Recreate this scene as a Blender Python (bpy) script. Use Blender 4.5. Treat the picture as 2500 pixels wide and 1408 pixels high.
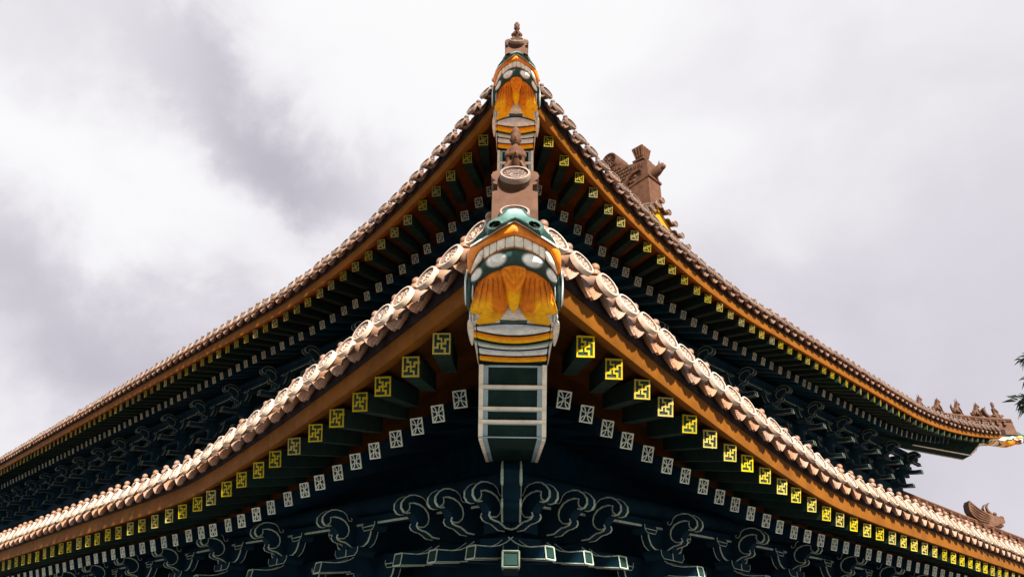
import bpy, bmesh, math, random
from mathutils import Vector, Matrix
random.seed(7)
R = math.radians
R2 = 2 ** -.5
SC = bpy.context.scene
COL = SC.collection
for o in list(bpy.data.objects): bpy.data.objects.remove(o)

# ------------------------------------------------------------------ camera
EYE = 1.7
F_PX, PITCH, YAW, ROLL = 1811.4, R(29.02), R(-0.165), R(0.747)      # in pixels of a 2500 px wide picture
def ray(px, py):
    a, b = px - 1250, py - 704
    a, b = a * math.cos(ROLL) + b * math.sin(ROLL), -a * math.sin(ROLL) + b * math.cos(ROLL)
    a /= F_PX; b /= F_PX
    y = math.cos(PITCH) + b * math.sin(PITCH); z = math.sin(PITCH) - b * math.cos(PITCH); x = a
    return Vector((x * math.cos(YAW) + y * math.sin(YAW), -x * math.sin(YAW) + y * math.cos(YAW), z))
fw = ray(1250, 704).normalized()
rt = (ray(1260, 704) - ray(1250, 704)).normalized()
up = rt.cross(fw).normalized()
cd = bpy.data.cameras.new('camera'); cd.sensor_width = 36; cd.lens = 36 * F_PX / 2500
cd.clip_start = .05; cd.clip_end = 2000
cam = bpy.data.objects.new('camera', cd); COL.objects.link(cam)
M = Matrix((rt, up, -fw)).transposed().to_4x4(); M.translation = (0, 0, EYE)
cam.matrix_world = M
SC.camera = cam

# ------------------------------------------------------------------ world, sun, exposure
SUN_AZ = Vector((.36, -.933, 0)).normalized()      # towards the sun, horizontally
SUN_EL = R(34)
W = bpy.data.worlds.new('World'); SC.world = W; W.use_nodes = True
nt = W.node_tree; nt.nodes.clear()
def N(t, **k):
    n = nt.nodes.new(t)
    for a, b in k.items():
        if a.startswith('i_'):
            n.inputs[a[2:]].default_value = b
        else: setattr(n, a, b)
    return n
def L(a, b): nt.links.new(a, b)
def mth(op, a, b=None, c=None, clamp=False):
    n = N('ShaderNodeMath', operation=op, use_clamp=clamp)
    for i, v in enumerate((a, b, c)):
        if v is None: continue
        if hasattr(v, 'links'): L(v, n.inputs[i])
        else: n.inputs[i].default_value = v
    return n.outputs[0]
def dotc(src, v):
    n = N('ShaderNodeVectorMath', operation='DOT_PRODUCT'); L(src, n.inputs[0]); n.inputs[1].default_value = v
    return n.outputs['Value']
tc = N('ShaderNodeTexCoord')
gen = tc.outputs['Generated']
nz = N('ShaderNodeTexNoise', i_Scale=2.3, i_Detail=5.0, i_Roughness=.48, i_Distortion=.2)
mp = N('ShaderNodeMapping'); mp.inputs['Location'].default_value = (.9, .35, .2); mp.inputs['Scale'].default_value = (1, 1, 1.7)
L(gen, mp.inputs[0]); L(mp.outputs[0], nz.inputs['Vector'])
nz2 = N('ShaderNodeTexNoise', i_Scale=4.8, i_Detail=6.0, i_Roughness=.58, i_Distortion=.2)
L(gen, nz2.inputs['Vector'])
wob = mth('SUBTRACT', nz2.outputs['Fac'], .5)
def streak(px0, py0, px1, py1, la, lb, amp):
    """a long grey cloud lying between two directions of the sky"""
    d0, d1 = ray(px0, py0).normalized(), ray(px1, py1).normalized()
    c = (d0 + d1).normalized(); e1 = (d1 - d0).normalized(); e2 = c.cross(e1).normalized()
    a = dotc(gen, e1); b = dotc(gen, e2)
    b = mth('ADD', b, mth('MULTIPLY', wob, .34))
    a = mth('ADD', a, mth('MULTIPLY', wob, .2))
    q = mth('ADD', mth('POWER', mth('ABSOLUTE', mth('DIVIDE', a, la)), 2.0), mth('POWER', mth('ABSOLUTE', mth('DIVIDE', b, lb)), 2.0))
    front = mth('GREATER_THAN', dotc(gen, c), 0.0)
    return mth('MULTIPLY', mth('MULTIPLY', mth('EXPONENT', mth('MULTIPLY', q, -1.0)), amp), front)
g = streak(470, 200, 880, 480, .155, .062, .66)
g = mth('ADD', g, streak(-150, 700, 560, 860, .32, .085, .50))
g = mth('ADD', g, streak(-250, -80, 300, 60, .24, .075, .20))
g = mth('ADD', g, streak(2050, 1250, 2900, 500, .5, .32, .42))
base = N('ShaderNodeMapRange', clamp=True); L(nz.outputs['Fac'], base.inputs[0])
base.inputs[1].default_value = .36; base.inputs[2].default_value = .56; base.inputs[3].default_value = .16; base.inputs[4].default_value = 0
g = mth('ADD', g, base.outputs[0], clamp=True)
ramp = N('ShaderNodeValToRGB'); L(g, ramp.inputs[0])
e = ramp.color_ramp.elements
e[0].position = 0; e[0].color = (1.0, .99, 1.0, 1)
e[1].position = 1; e[1].color = (.34, .325, .395, 1)
m_ = ramp.color_ramp.elements.new(.3); m_.color = (.76, .725, .785, 1)
sky = N('ShaderNodeTexSky', sky_type='NISHITA', sun_disc=False, sun_elevation=SUN_EL,
        sun_rotation=math.atan2(SUN_AZ.x, SUN_AZ.y))
skys = N('ShaderNodeVectorMath', operation='SCALE'); L(sky.outputs[0], skys.inputs[0]); skys.inputs['Scale'].default_value = .1
mx = N('ShaderNodeMix', data_type='RGBA'); mx.inputs['Factor'].default_value = .96      # an almost closed cloud cover over the blue
L(skys.outputs[0], mx.inputs['A']); L(ramp.outputs[0], mx.inputs['B'])
bg = N('ShaderNodeBackground', i_Strength=.29); L(mx.outputs['Result'], bg.inputs['Color'])
wo = N('ShaderNodeOutputWorld'); L(bg.outputs[0], wo.inputs[0])

sd = bpy.data.lights.new('sun', 'SUN'); sd.energy = 4.8; sd.angle = R(3.0); sd.color = (1, .93, .82)
sun = bpy.data.objects.new('sun', sd); COL.objects.link(sun)
sv = SUN_AZ * math.cos(SUN_EL) + Vector((0, 0, math.sin(SUN_EL)))
sun.rotation_euler = sv.to_track_quat('Z', 'Y').to_euler(); sun.location = sv * 60
SC.render.engine = 'CYCLES'
vs = SC.view_settings; vs.view_transform = 'Standard'; vs.look = 'None'; vs.gamma = 1; vs.exposure = 1.8; vs.use_curve_mapping = False
SC.cycles.max_bounces = 6

# ------------------------------------------------------------------ materials
MAT = {}
def mat(name, col, rough=.6, var=0., nscale=6., bump=0., bscale=40., spec=.4, attr=False, objvar=0., dirt=0., dirtcol=(.03, .025, .02), metal=0., coat=0.):
    m = bpy.data.materials.new(name); m.use_nodes = True; MAT[name] = m
    t = m.node_tree; b = t.nodes['Principled BSDF']
    b.inputs['Roughness'].default_value = rough; b.inputs['Specular IOR Level'].default_value = spec
    b.inputs['Metallic'].default_value = metal; b.inputs['Coat Weight'].default_value = coat; b.inputs['Coat Roughness'].default_value = .15
    def nn(ty): return t.nodes.new(ty)
    tco = nn('ShaderNodeTexCoord').outputs['Object']
    if attr:
        a = nn('ShaderNodeVertexColor'); a.layer_name = 'paint'; src = a.outputs[0]
    else:
        c = nn('ShaderNodeRGB'); c.outputs[0].default_value = (*col, 1); src = c.outputs[0]
    def mixv(src, fac, colb, blend='MIX'):
        x = nn('ShaderNodeMix'); x.data_type = 'RGBA'; x.blend_type = blend
        if hasattr(fac, 'links'): t.links.new(fac, x.inputs['Factor'])
        else: x.inputs['Factor'].default_value = fac
        t.links.new(src, x.inputs['A'])
        if hasattr(colb, 'links'): t.links.new(colb, x.inputs['B'])
        else: x.inputs['B'].default_value = (*colb, 1)
        return x.outputs['Result']
    def rng(src, a, b, c, d):
        x = nn('ShaderNodeMapRange'); t.links.new(src, x.inputs[0])
        for i, v in enumerate((a, b, c, d)): x.inputs[i + 1].default_value = v
        return x.outputs[0]
    if objvar:
        oi = nn('ShaderNodeObjectInfo')
        hs = nn('ShaderNodeHueSaturation'); t.links.new(src, hs.inputs['Color'])
        t.links.new(rng(oi.outputs['Random'], 0, 1, 1 - objvar, 1 + objvar), hs.inputs['Value'])
        w2 = nn('ShaderNodeMath'); w2.operation = 'FRACT'; ml = nn('ShaderNodeMath'); ml.operation = 'MULTIPLY'; ml.inputs[1].default_value = 7.31
        t.links.new(oi.outputs['Random'], ml.inputs[0]); t.links.new(ml.outputs[0], w2.inputs[0])
        t.links.new(rng(w2.outputs[0], 0, 1, 1 - objvar, 1 + objvar), hs.inputs['Saturation'])
        src = hs.outputs[0]
    if var:
        n1 = nn('ShaderNodeTexNoise'); n1.inputs['Scale'].default_value = nscale; n1.inputs['Detail'].default_value = 6; t.links.new(tco, n1.inputs['Vector'])
        v = nn('ShaderNodeVectorMath'); v.operation = 'SCALE'; t.links.new(src, v.inputs[0])
        t.links.new(rng(n1.outputs['Fac'], .3, .7, 1 - var, 1 + var), v.inputs['Scale'])
        src = v.outputs[0]
    if dirt:
        n2 = nn('ShaderNodeTexNoise'); n2.inputs['Scale'].default_value = nscale * 2.2; n2.inputs['Detail'].default_value = 9; n2.inputs['Roughness'].default_value = .68; t.links.new(tco, n2.inputs['Vector'])
        src = mixv(src, rng(n2.outputs['Fac'], .5, .72, 0, dirt), dirtcol)
    t.links.new(src, b.inputs['Base Color'])
    n3 = nn('ShaderNodeTexNoise'); n3.inputs['Scale'].default_value = bscale * .4; n3.inputs['Detail'].default_value = 4; t.links.new(tco, n3.inputs['Vector'])
    t.links.new(rng(n3.outputs['Fac'], .3, .7, max(.05, rough - .12), min(1, rough + .12)), b.inputs['Roughness'])
    if bump:
        n4 = nn('ShaderNodeTexNoise'); n4.inputs['Scale'].default_value = bscale; n4.inputs['Detail'].default_value = 5; t.links.new(tco, n4.inputs['Vector'])
        bp = nn('ShaderNodeBump'); bp.inputs['Strength'].default_value = bump; bp.inputs['Distance'].default_value = .02
        t.links.new(n4.outputs['Fac'], bp.inputs['Height']); t.links.new(bp.outputs[0], b.inputs['Normal'])
    return m
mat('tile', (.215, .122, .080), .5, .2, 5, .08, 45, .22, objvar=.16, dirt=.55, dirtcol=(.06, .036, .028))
mat('tile_field', (.13, .082, .066), .55, .2, 8, .1, 60, .2, objvar=.14, dirt=.4, dirtcol=(.05, .03, .025))
mat('tile_face', (.42, .325, .255), .5, .16, 8, .08, 60, .25, objvar=.14, dirt=.5, dirtcol=(.09, .052, .038))
mat('old_tile', (.105, .060, .042), .5, .25, 5, .08, 45, .2, objvar=.16, dirt=.6, dirtcol=(.04, .026, .02))  # this and the next two: darker tile colours for upper eave, gable, ridge ends
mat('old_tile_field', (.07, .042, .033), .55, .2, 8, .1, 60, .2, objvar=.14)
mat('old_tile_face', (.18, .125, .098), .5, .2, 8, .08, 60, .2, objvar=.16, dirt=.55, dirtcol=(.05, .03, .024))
mat('ridge_clay', (.078, .037, .022), .6, .25, 4, .06, 30, .08, objvar=.06, dirt=.6, dirtcol=(.03, .018, .012))
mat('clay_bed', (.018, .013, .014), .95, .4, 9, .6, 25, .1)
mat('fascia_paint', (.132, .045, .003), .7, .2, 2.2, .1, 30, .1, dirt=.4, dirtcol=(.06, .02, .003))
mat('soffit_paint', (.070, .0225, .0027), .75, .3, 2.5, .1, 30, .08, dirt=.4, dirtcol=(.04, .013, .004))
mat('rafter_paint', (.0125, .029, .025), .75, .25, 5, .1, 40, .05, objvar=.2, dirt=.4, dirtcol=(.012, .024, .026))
mat('old_rafter', (.0065, .0155, .0145), .8, .3, 5, .1, 40, .03, objvar=.2, dirt=.4, dirtcol=(.005, .011, .012))  # darker rafter colour for the upper eave
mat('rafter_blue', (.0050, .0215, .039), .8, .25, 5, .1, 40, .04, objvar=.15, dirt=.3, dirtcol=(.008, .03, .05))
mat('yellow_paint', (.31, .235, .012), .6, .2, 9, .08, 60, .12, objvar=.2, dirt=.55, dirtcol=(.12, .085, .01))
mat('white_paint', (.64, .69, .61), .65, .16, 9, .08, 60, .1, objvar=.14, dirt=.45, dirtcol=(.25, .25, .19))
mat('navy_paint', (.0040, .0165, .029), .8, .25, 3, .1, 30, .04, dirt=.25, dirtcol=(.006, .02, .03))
mat('outline_paint', (.30, .36, .30), .65, .3, 7, .08, 50, .1, dirt=.6, dirtcol=(.07, .085, .07))
mat('old_yellow', (.145, .11, .012), .65, .25, 9, .08, 60, .06, objvar=.25, dirt=.6, dirtcol=(.06, .045, .008))  # this and the next: darker motif colours for the upper rafter ends
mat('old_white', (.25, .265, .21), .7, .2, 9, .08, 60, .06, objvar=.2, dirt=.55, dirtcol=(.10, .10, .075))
mat('old_outline', (.105, .13, .10), .7, .35, 7, .08, 50, .05, dirt=.6, dirtcol=(.03, .045, .04))  # darker outline colour for the upper brackets and the corner beaks
mat('beam_cream', (.74, .68, .58), .6, .14, 6, .08, 40, .15, dirt=.35, dirtcol=(.3, .24, .18))
mat('beam_blue', (.28, .37, .42), .6, .16, 6, .08, 40, .15, dirt=.3, dirtcol=(.12, .15, .16))
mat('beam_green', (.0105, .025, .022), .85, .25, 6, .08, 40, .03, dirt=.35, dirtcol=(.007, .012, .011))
mat('head_paint', (.8, .8, .8), .6, .16, 14, .10, 55, .18, attr=True, dirt=.38, dirtcol=(.10, .075, .05))
mat('olive_panel', (.075, .06, .008), .7, .25, 4, .1, 30, .1)
mat('gable_plaster', (.34, .17, .006), .6, .25, 2, .1, 20, .1, dirt=.4, dirtcol=(.1, .05, .008))
mat('wall_red', (.12, .018, .012), .7, .2, 2, .1, 20, .15)
mat('column_red', (.16, .016, .01), .5, .15, 3, .1, 20, .2)
mat('paving', (.135, .13, .122), .8, .2, .8, .3, 14, .2, dirt=.3)
mat('bark', (.05, .036, .028), .9, .3, 8, .6, 40, .1)
mat('leaf', (.008, .018, .009), .5, .35, 12, spec=.25, objvar=.1)

# ------------------------------------------------------------------ mesh helpers
class MB:
    def __init__(s): s.v = []; s.f = []; s.c = None
    def add(s, vs, fs):
        o = len(s.v); s.v += [tuple(v) for v in vs]; s.f += [tuple(i + o for i in f) for f in fs]
        return o
    def box(s, c, d, rot=None):
        c = Vector(c); pts = []
        for z in (-.5, .5):
            for x, y in ((-.5, -.5), (.5, -.5), (.5, .5), (-.5, .5)):
                p = Vector((x * d[0], y * d[1], z * d[2]))
                if rot: p = rot @ p
                pts.append(c + p)
        s.add(pts, [(3, 2, 1, 0), (4, 5, 6, 7), (0, 1, 5, 4), (1, 2, 6, 5), (2, 3, 7, 6), (3, 0, 4, 7)])
    def loft(s, rings, cap=True, closed=True):
        n = len(rings[0]); o = len(s.v)
        for r in rings: s.v += [tuple(p) for p in r]
        m = n if closed else n - 1
        for i in range(len(rings) - 1):
            for j in range(m):
                k = (j + 1) % n
                s.f.append((o + i * n + j, o + i * n + k, o + (i + 1) * n + k, o + (i + 1) * n + j))
        if cap and closed:
            s.f.append(tuple(o + j for j in reversed(range(n))))
            s.f.append(tuple(o + (len(rings) - 1) * n + j for j in range(n)))
    def tube(s, path, rad, n=6, closed=False):
        path = [Vector(p) for p in path]
        if not hasattr(rad, '__len__'): rad = [rad] * len(path)
        rings = []; prev = None; m = len(path)
        for i, p in enumerate(path):
            a = path[(i - 1) % m] if (i or closed) else p
            b = path[(i + 1) % m] if (i < m - 1 or closed) else p
            t = (b - a).normalized()
            if prev is None:
                q = Vector((0, 0, 1)) if abs(t.z) < .9 else Vector((1, 0, 0))
                u = t.cross(q).normalized()
            else:
                u = prev - t * prev.dot(t)
                u = u.normalized() if u.length > 1e-6 else t.orthogonal().normalized()
            prev = u; w = t.cross(u)
            rings.append([p + (u * math.cos(2 * math.pi * k / n) + w * math.sin(2 * math.pi * k / n)) * rad[i] for k in range(n)])
        if closed: rings.append(rings[0]); s.loft(rings, cap=False)
        else: s.loft(rings)
    def prism(s, poly, a, b, fn):
        """poly in 2D, extruded from a to b; fn(u, v, w) gives the 3D point"""
        n = len(poly); o = len(s.v)
        s.v += [tuple(fn(u, v, a)) for u, v in poly] + [tuple(fn(u, v, b)) for u, v in poly]
        s.f.append(tuple(o + i for i in range(n))); s.f.append(tuple(o + n + i for i in reversed(range(n))))
        for i in range(n):
            k = (i + 1) % n
            s.f.append((o + i, o + n + i, o + n + k, o + k))
    def ellipsoid(s, c, r, n=10, m=7, rot=None):
        c = Vector(c); rings = []
        for i in range(1, m):
            th = math.pi * i / m
            ring = []
            for k in range(n):
                ph = 2 * math.pi * k / n
                p = Vector((r[0] * math.sin(th) * math.cos(ph), r[1] * math.sin(th) * math.sin(ph), r[2] * math.cos(th)))
                ring.append(c + (rot @ p if rot else p))
            rings.append(ring)
        o = len(s.v); s.loft(rings, cap=False)
        e0 = Vector((0, 0, r[2])); e1 = -e0
        if rot: e0 = rot @ e0; e1 = rot @ e1
        t = s.add([c + e0, c + e1], [])
        for k in range(n):
            s.f.append((t, o + (k + 1) % n, o + k)); q = o + (m - 2) * n
            s.f.append((t + 1, q + k, q + (k + 1) % n))
    def lathe(s, prof, n=12, fn=None):
        rings = [[(r * math.cos(2 * math.pi * k / n), r * math.sin(2 * math.pi * k / n), z) for k in range(n)] for r, z in prof]
        if fn: rings = [[fn(*p) for p in r] for r in rings]
        s.loft(rings)
    def mesh(s, name, smooth=False, cols=None):
        me = bpy.data.meshes.new(name); me.from_pydata(s.v, [], s.f); me.validate()
        bm = bmesh.new(); bm.from_mesh(me); bmesh.ops.recalc_face_normals(bm, faces=bm.faces); bm.to_mesh(me); bm.free()
        if cols:
            at = me.color_attributes.new('paint', 'FLOAT_COLOR', 'POINT')
            for i, c in enumerate(cols): at.data[i].color = (*c, 1)
        if smooth:
            for p in me.polygons: p.use_smooth = True
            me.set_sharp_from_angle(angle=R(smooth if smooth is not True else 40))
        return me
def obj(name, me, m, parent=None, mw=None, smooth=False):
    if isinstance(me, MB): me = me.mesh(name, smooth)
    if m and not me.materials: me.materials.append(MAT[m])
    o = bpy.data.objects.new(name, me); COL.objects.link(o)
    if mw is not None: o.matrix_world = mw
    if parent is not None:
        o.parent = parent
        if mw is not None: o.matrix_basis = INV[parent.name] @ mw
    INV[o.name] = (mw if mw is not None else Matrix()).inverted()
    return o
INV = {}
def sub(name, me, m, parent, smooth=False):
    """a sub-part that shares its parent's own coordinates"""
    if isinstance(me, MB): me = me.mesh(name, smooth)
    if m and not me.materials: me.materials.append(MAT[m])
    o = bpy.data.objects.new(name, me); COL.objects.link(o); o.parent = parent
    return o
def part(name, me, m, parent, mw=None, smooth=False):
    """a part; mw is its place in the world (default: mesh given in world coordinates)"""
    if isinstance(me, MB): me = me.mesh(name, smooth)
    if m and not me.materials: me.materials.append(MAT[m])
    o = bpy.data.objects.new(name, me); COL.objects.link(o); o.parent = parent
    o.matrix_basis = INV[parent.name] @ (mw if mw is not None else Matrix())
    return o
def thing(name, label, cat, mw, group=None):
    o = bpy.data.objects.new(name, None); COL.objects.link(o); o.matrix_world = mw; INV[o.name] = mw.inverted()
    o.empty_display_size = .3
    o['label'] = label; o['category'] = cat
    if group: o['group'] = group
    return o
def frame(p, X, Y, Z):
    m = Matrix((Vector(X), Vector(Y), Vector(Z))).transposed().to_4x4(); m.translation = p
    return m

# ------------------------------------------------------------------ ground
mb = MB(); n = 40; S = 400
mb.add([(-S, -S, 0), (S, -S, 0), (S, S, 0), (-S, S, 0)], [(0, 1, 2, 3)])
gr = obj('ground', mb, 'paving'); gr['kind'] = 'structure'; gr['label'] = 'pale stone paving of the temple court'

# ------------------------------------------------------------------ the eaves as curves
# level: corner x, y, eave height, rise, length of the upturn, exponent, flare
LV = [dict(cx=-.004, cy=6.382, h=3.115 + EYE, a=.428, L=7.567, n=1.322, b=.812, W=34.6, end=32., sL=-.424, sR=-.319, sl=((.8, .3), (99, .65))),
      dict(cx=-.001, cy=10.726, h=9.065 + EYE, a=.565, L=8.909, n=2.049, b=.853, W=28.45, end=54., sL=-.062, sR=-.082, sl=((1., .35), (6., .5), (99, .78)))]
PITCHT = .42
def T_(side): return Vector((side * R2, R2, 0))
def NO(side): return Vector((side * R2, -R2, 0))
def tt(l, side, s):
    v = LV[l]
    a = max(0., 1 - s / v['L']) ** v['n']
    if side > 0: a = max(a, max(0., 1 - (v['W'] - s) / v['L']) ** v['n'])
    return a
def lift_(l, s): return (.020, .033)[l] * max(0., s - 9)      # the long eaves rise gently away from the middle
def P(l, side, s, o=0., dz=0., kf=1., kr=1.):
    v = LV[l]; t = tt(l, side, s)
    p = Vector((v['cx'], v['cy'], v['h'] + v['a'] * t * kr + dz + lift_(l, s)))
    return p + T_(side) * s + NO(side) * (v['b'] * t * kf - o)
def s_corner(l, o, kf=1.):
    lo, hi = -3., 20.
    for _ in range(50):
        m = (lo + hi) / 2
        if m + LV[l]['b'] * tt(l, -1, m) * kf - o > 0: hi = m
        else: lo = m
    return (lo + hi) / 2
def s_range(l, side, o, kf=1., n=64):
    a = s_corner(l, o, kf)
    b = LV[l]['W'] - a if side > 0 else LV[l]['end']
    out = []
    for i in range(n + 1):
        u = i / n
        if side > 0: u = .5 - .5 * math.copysign(abs(1 - 2 * u) ** .75, 1 - 2 * u)
        else: u = u ** 1.3
        out.append(a + (b - a) * u)
    return out
def strip(l, side, prof, n=64):
    """a surface swept along an eave; prof = (o, dz, kf, kr) rows"""
    mb = MB(); rows = []
    for (o, dz, kf, kr) in prof:
        rows.append([P(l, side, s, o, dz, kf, kr) for s in s_range(l, side, o, kf, n)])
    for r in rows: mb.v += [tuple(p) for p in r]
    m = n + 1
    for i in range(len(rows) - 1):
        for j in range(n): mb.f.append((i * m + j, i * m + j + 1, (i + 1) * m + j + 1, (i + 1) * m + j))
    return mb
def roofz(l, o):
    z = 0.; p = 0.
    for lim, sl in LV[l]['sl']:
        if o <= p: break
        z += (min(o, lim) - p) * sl; p = lim
    return z
def sframe(side): return side * T_(side), -NO(side), Vector((0, 0, 1))
LOWER, UPPER = 0, 1
HALL_BASE = Matrix.Translation((0, 11.0, 0))
hall = thing('temple_hall', 'temple hall with two tiers of upturned tiled eaves and painted timber brackets', 'temple', HALL_BASE)
NAMES = {(0, 1): 'lower eave, right side', (0, -1): 'lower eave, left side', (1, 1): 'upper eave, right side', (1, -1): 'upper eave, left side'}

# roof surface, clay bed, fascia, soffits
OW = 1.2
for l in (0, 1):
    for side in (-1, 1):
        omax = 6.1 if l == 0 else (6.0 if side > 0 else 6.0)
        oo = [0, .3, .6, .9, 1.3, 2, 3, 4, 5, omax]
        pr = [(o, roofz(l, o) + .0, max(0, 1 - o / 4), max(0, 1 - o / 7)) for o in oo]
        pr = [(.22, -.24, 1, 1), (.16, .02, 1, 1)] + pr[1:]
        rf = part('roof', strip(l, side, pr), 'tile', hall, smooth=30)
        # clay bed under the tile ends
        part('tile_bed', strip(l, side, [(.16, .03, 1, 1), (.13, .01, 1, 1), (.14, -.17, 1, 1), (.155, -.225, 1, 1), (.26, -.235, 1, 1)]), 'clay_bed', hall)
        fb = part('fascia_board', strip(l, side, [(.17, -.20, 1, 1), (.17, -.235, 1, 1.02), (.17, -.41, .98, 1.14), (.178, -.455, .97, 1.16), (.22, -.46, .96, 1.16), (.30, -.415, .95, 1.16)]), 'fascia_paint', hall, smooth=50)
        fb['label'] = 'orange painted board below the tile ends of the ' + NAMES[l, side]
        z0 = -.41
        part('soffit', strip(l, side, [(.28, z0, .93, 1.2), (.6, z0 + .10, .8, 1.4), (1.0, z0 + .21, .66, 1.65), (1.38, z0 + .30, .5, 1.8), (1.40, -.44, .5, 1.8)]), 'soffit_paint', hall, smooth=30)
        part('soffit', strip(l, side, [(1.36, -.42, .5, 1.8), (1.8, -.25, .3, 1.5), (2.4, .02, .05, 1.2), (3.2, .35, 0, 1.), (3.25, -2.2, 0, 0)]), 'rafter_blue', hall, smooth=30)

# ------------------------------------------------------------------ tiles
def barrel_mesh(short=False):
    mb = MB(); n = 16; r = .116; ln = 1.3
    rings = []
    for y, rr in ((0.0, r), (.34, r)) if short else ((0.0, r), (.44, r), (.445, r * .955), (.46, r * .955), (.465, r), (.9, r), (.905, r * .955), (.92, r * .955), (.925, r), (ln, r)):
        rings.append([(rr * math.cos(2 * math.pi * k / n), y + (.025 + .364 * rr * math.sin(2 * math.pi * k / n) if y == 0 else 0), rr * math.sin(2 * math.pi * k / n) + .32 * y) for k in range(n)])
    mb.loft(rings)
    return mb.mesh('round_tile', 35)
def disc_mesh(m1='tile_face', m2='tile_field'):
    mb = MB(); n = 28; r = .136
    prof = [(r * .9, .035), (r, .028), (r, -.012), (r * .97, -.024), (r * .84, -.024), (r * .80, -.004), (0.001, -.004)]
    rings = [[(q * math.cos(2 * math.pi * k / n), y, q * math.sin(2 * math.pi * k / n)) for k in range(n)] for q, y in prof]
    mb.loft(rings); nfield = len(mb.f)
    # relief: a coiled dragon-like scroll with petals
    def st(path, w, h=.012):
        mb.tube([(x * r, -.006, z * r) for x, z in path], w * r * .8, 5)
    rr = random.Random(3)
    for q, (rad, cnt) in enumerate(((.66, 11), (.46, 9), (.24, 6))):
        for k in range(cnt):
            a0 = 2 * math.pi * (k + rr.uniform(-.25, .25)) / cnt; da = rr.uniform(.16, .34) / rad * .7; wv = rr.uniform(-.1, .1)
            st([((rad + wv * math.sin(j * 1.4)) * math.cos(a0 + da * j / 3), (rad + wv * math.sin(j * 1.4)) * math.sin(a0 + da * j / 3)) for j in range(4)], rr.uniform(.035, .06))
    st([((.10 + .065 * j) * math.cos(j * .62 + 1), (.10 + .065 * j) * math.sin(j * .62 + 1)) for j in range(10)], .06)
    me = mb.mesh('tile_disc', 40)
    me.materials.append(MAT[m1]); me.materials.append(MAT[m2])
    for q in me.polygons:
        if q.index < nfield and all(math.hypot(me.vertices[i].co.x, me.vertices[i].co.z) < r * .845 and me.vertices[i].co.y > -.03 and me.vertices[i].co.y < .01 for i in q.vertices): q.material_index = 1
    return me
def cap_mesh():
    mb = MB()
    prof = [(.056, 0), (.060, .02), (.052, .045), (.034, .055), (.032, .062), (.042, .07), (.047, .088), (.042, .115), (.024, .132), (.004, .138)]
    mb.lathe(prof, 12, lambda x, y, z: (x, y + .15, z + .106 + .32 * .15))
    return mb.mesh('nail_cap', 40)
def drip_mesh():
    """drip tile: a trough tile whose turned-down lip is a carved tongue"""
    mb = MB(); hw = .15; nx = 8
    # outline half-height of the tongue at x in -1..1
    def bot(u): return -.10 - .115 * (1 - abs(u)) ** .45 * (1.0 - .18 * math.cos(abs(u) * 9))
    def row(y, zf): return [(hw * (i / nx * 2 - 1), y + .115 + .02 * (1 - (i / nx * 2 - 1) ** 2), zf(i / nx * 2 - 1)) for i in range(nx + 1)]
    top = lambda u: -.10 + .075 * u * u
    rows = [row(-.012, top), row(-.055, lambda u: .5 * (top(u) + bot(u) - .03)), row(-.100, lambda u: bot(u) - .03)]
    back = [row(.022, top), row(-.022, lambda u: .5 * (top(u) + bot(u) - .03)), row(-.066, lambda u: bot(u) - .03)]
    n = nx + 1; o = 0
    for r in rows + back[::-1]: mb.v += r
    for i in range(5):
        for j in range(nx): mb.f.append((i * n + j, i * n + j + 1, (i + 1) * n + j + 1, (i + 1) * n + j))
    for j in range(nx): mb.f.append((5 * n + j, 5 * n + j + 1, j + 1, j))
    mb.f.append(tuple(i * n for i in range(6))); mb.f.append(tuple(i * n + nx for i in reversed(range(6))))
    # trough running back under the round tiles
    a = row(.02, top); b = [(x, .9, z + .02 + .9 * .32) for x, y, z in a]; a2 = [(x, y, z - .022) for x, y, z in a]; b2 = [(x, y, z - .022) for x, y, z in b]
    mb.loft([a + a2[::-1], b + b2[::-1]])
    # carved lines on the lip
    def sp(x, f): # f 0..1 down the lip
        u = x / hw; zt, zb = top(u), bot(u) - .03
        return (x, .103 + .02 * (1 - u * u) - .088 * f - .003, zt + (zb - zt) * f)
    for sgn in (-1, 1):
        mb.tube([sp(sgn * x, f) for x, f in ((.145, .12), (.10, .28), (.06, .5), (.02, .82))], .006, 5)
        mb.tube([sp(sgn * x, f) for x, f in ((.135, .45), (.09, .55), (.055, .72), (.03, .9))], .005, 5)
        mb.tube([sp(sgn * x, f) for x, f in ((.02, .2), (.055, .3), (.05, .48), (.02, .45))], .007, 5)
    mb.tube([sp(x, .07) for x in (-.15, -.075, 0, .075, .15)], .006, 5)
    return mb.mesh('drip_tile', 40)
M_barrel, M_disc, M_cap, M_drip = barrel_mesh(), disc_mesh(), cap_mesh(), drip_mesh()
S_barrel = [barrel_mesh(True), barrel_mesh(True)]
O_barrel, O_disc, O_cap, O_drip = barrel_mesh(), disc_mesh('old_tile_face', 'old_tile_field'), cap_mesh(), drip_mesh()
def tile_frame(l, side, s, jit=True):
    X, Y, Z = sframe(side)
    p = P(l, side, s)
    m = frame(p, X, Y, Z)
    if jit: m = m @ Matrix.Translation((random.uniform(-.008, .008), random.uniform(-.012, .012), random.uniform(-.008, .008))) @ Matrix.Rotation(R(random.uniform(-2.5, 2.5)), 4, 'Z') @ Matrix.Rotation(R(random.uniform(-3.5, 3.5)), 4, 'X')
    return m
TILES = {(0, -1): 56, (0, 1): 52, (1, -1): 90, (1, 1): 69}
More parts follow.
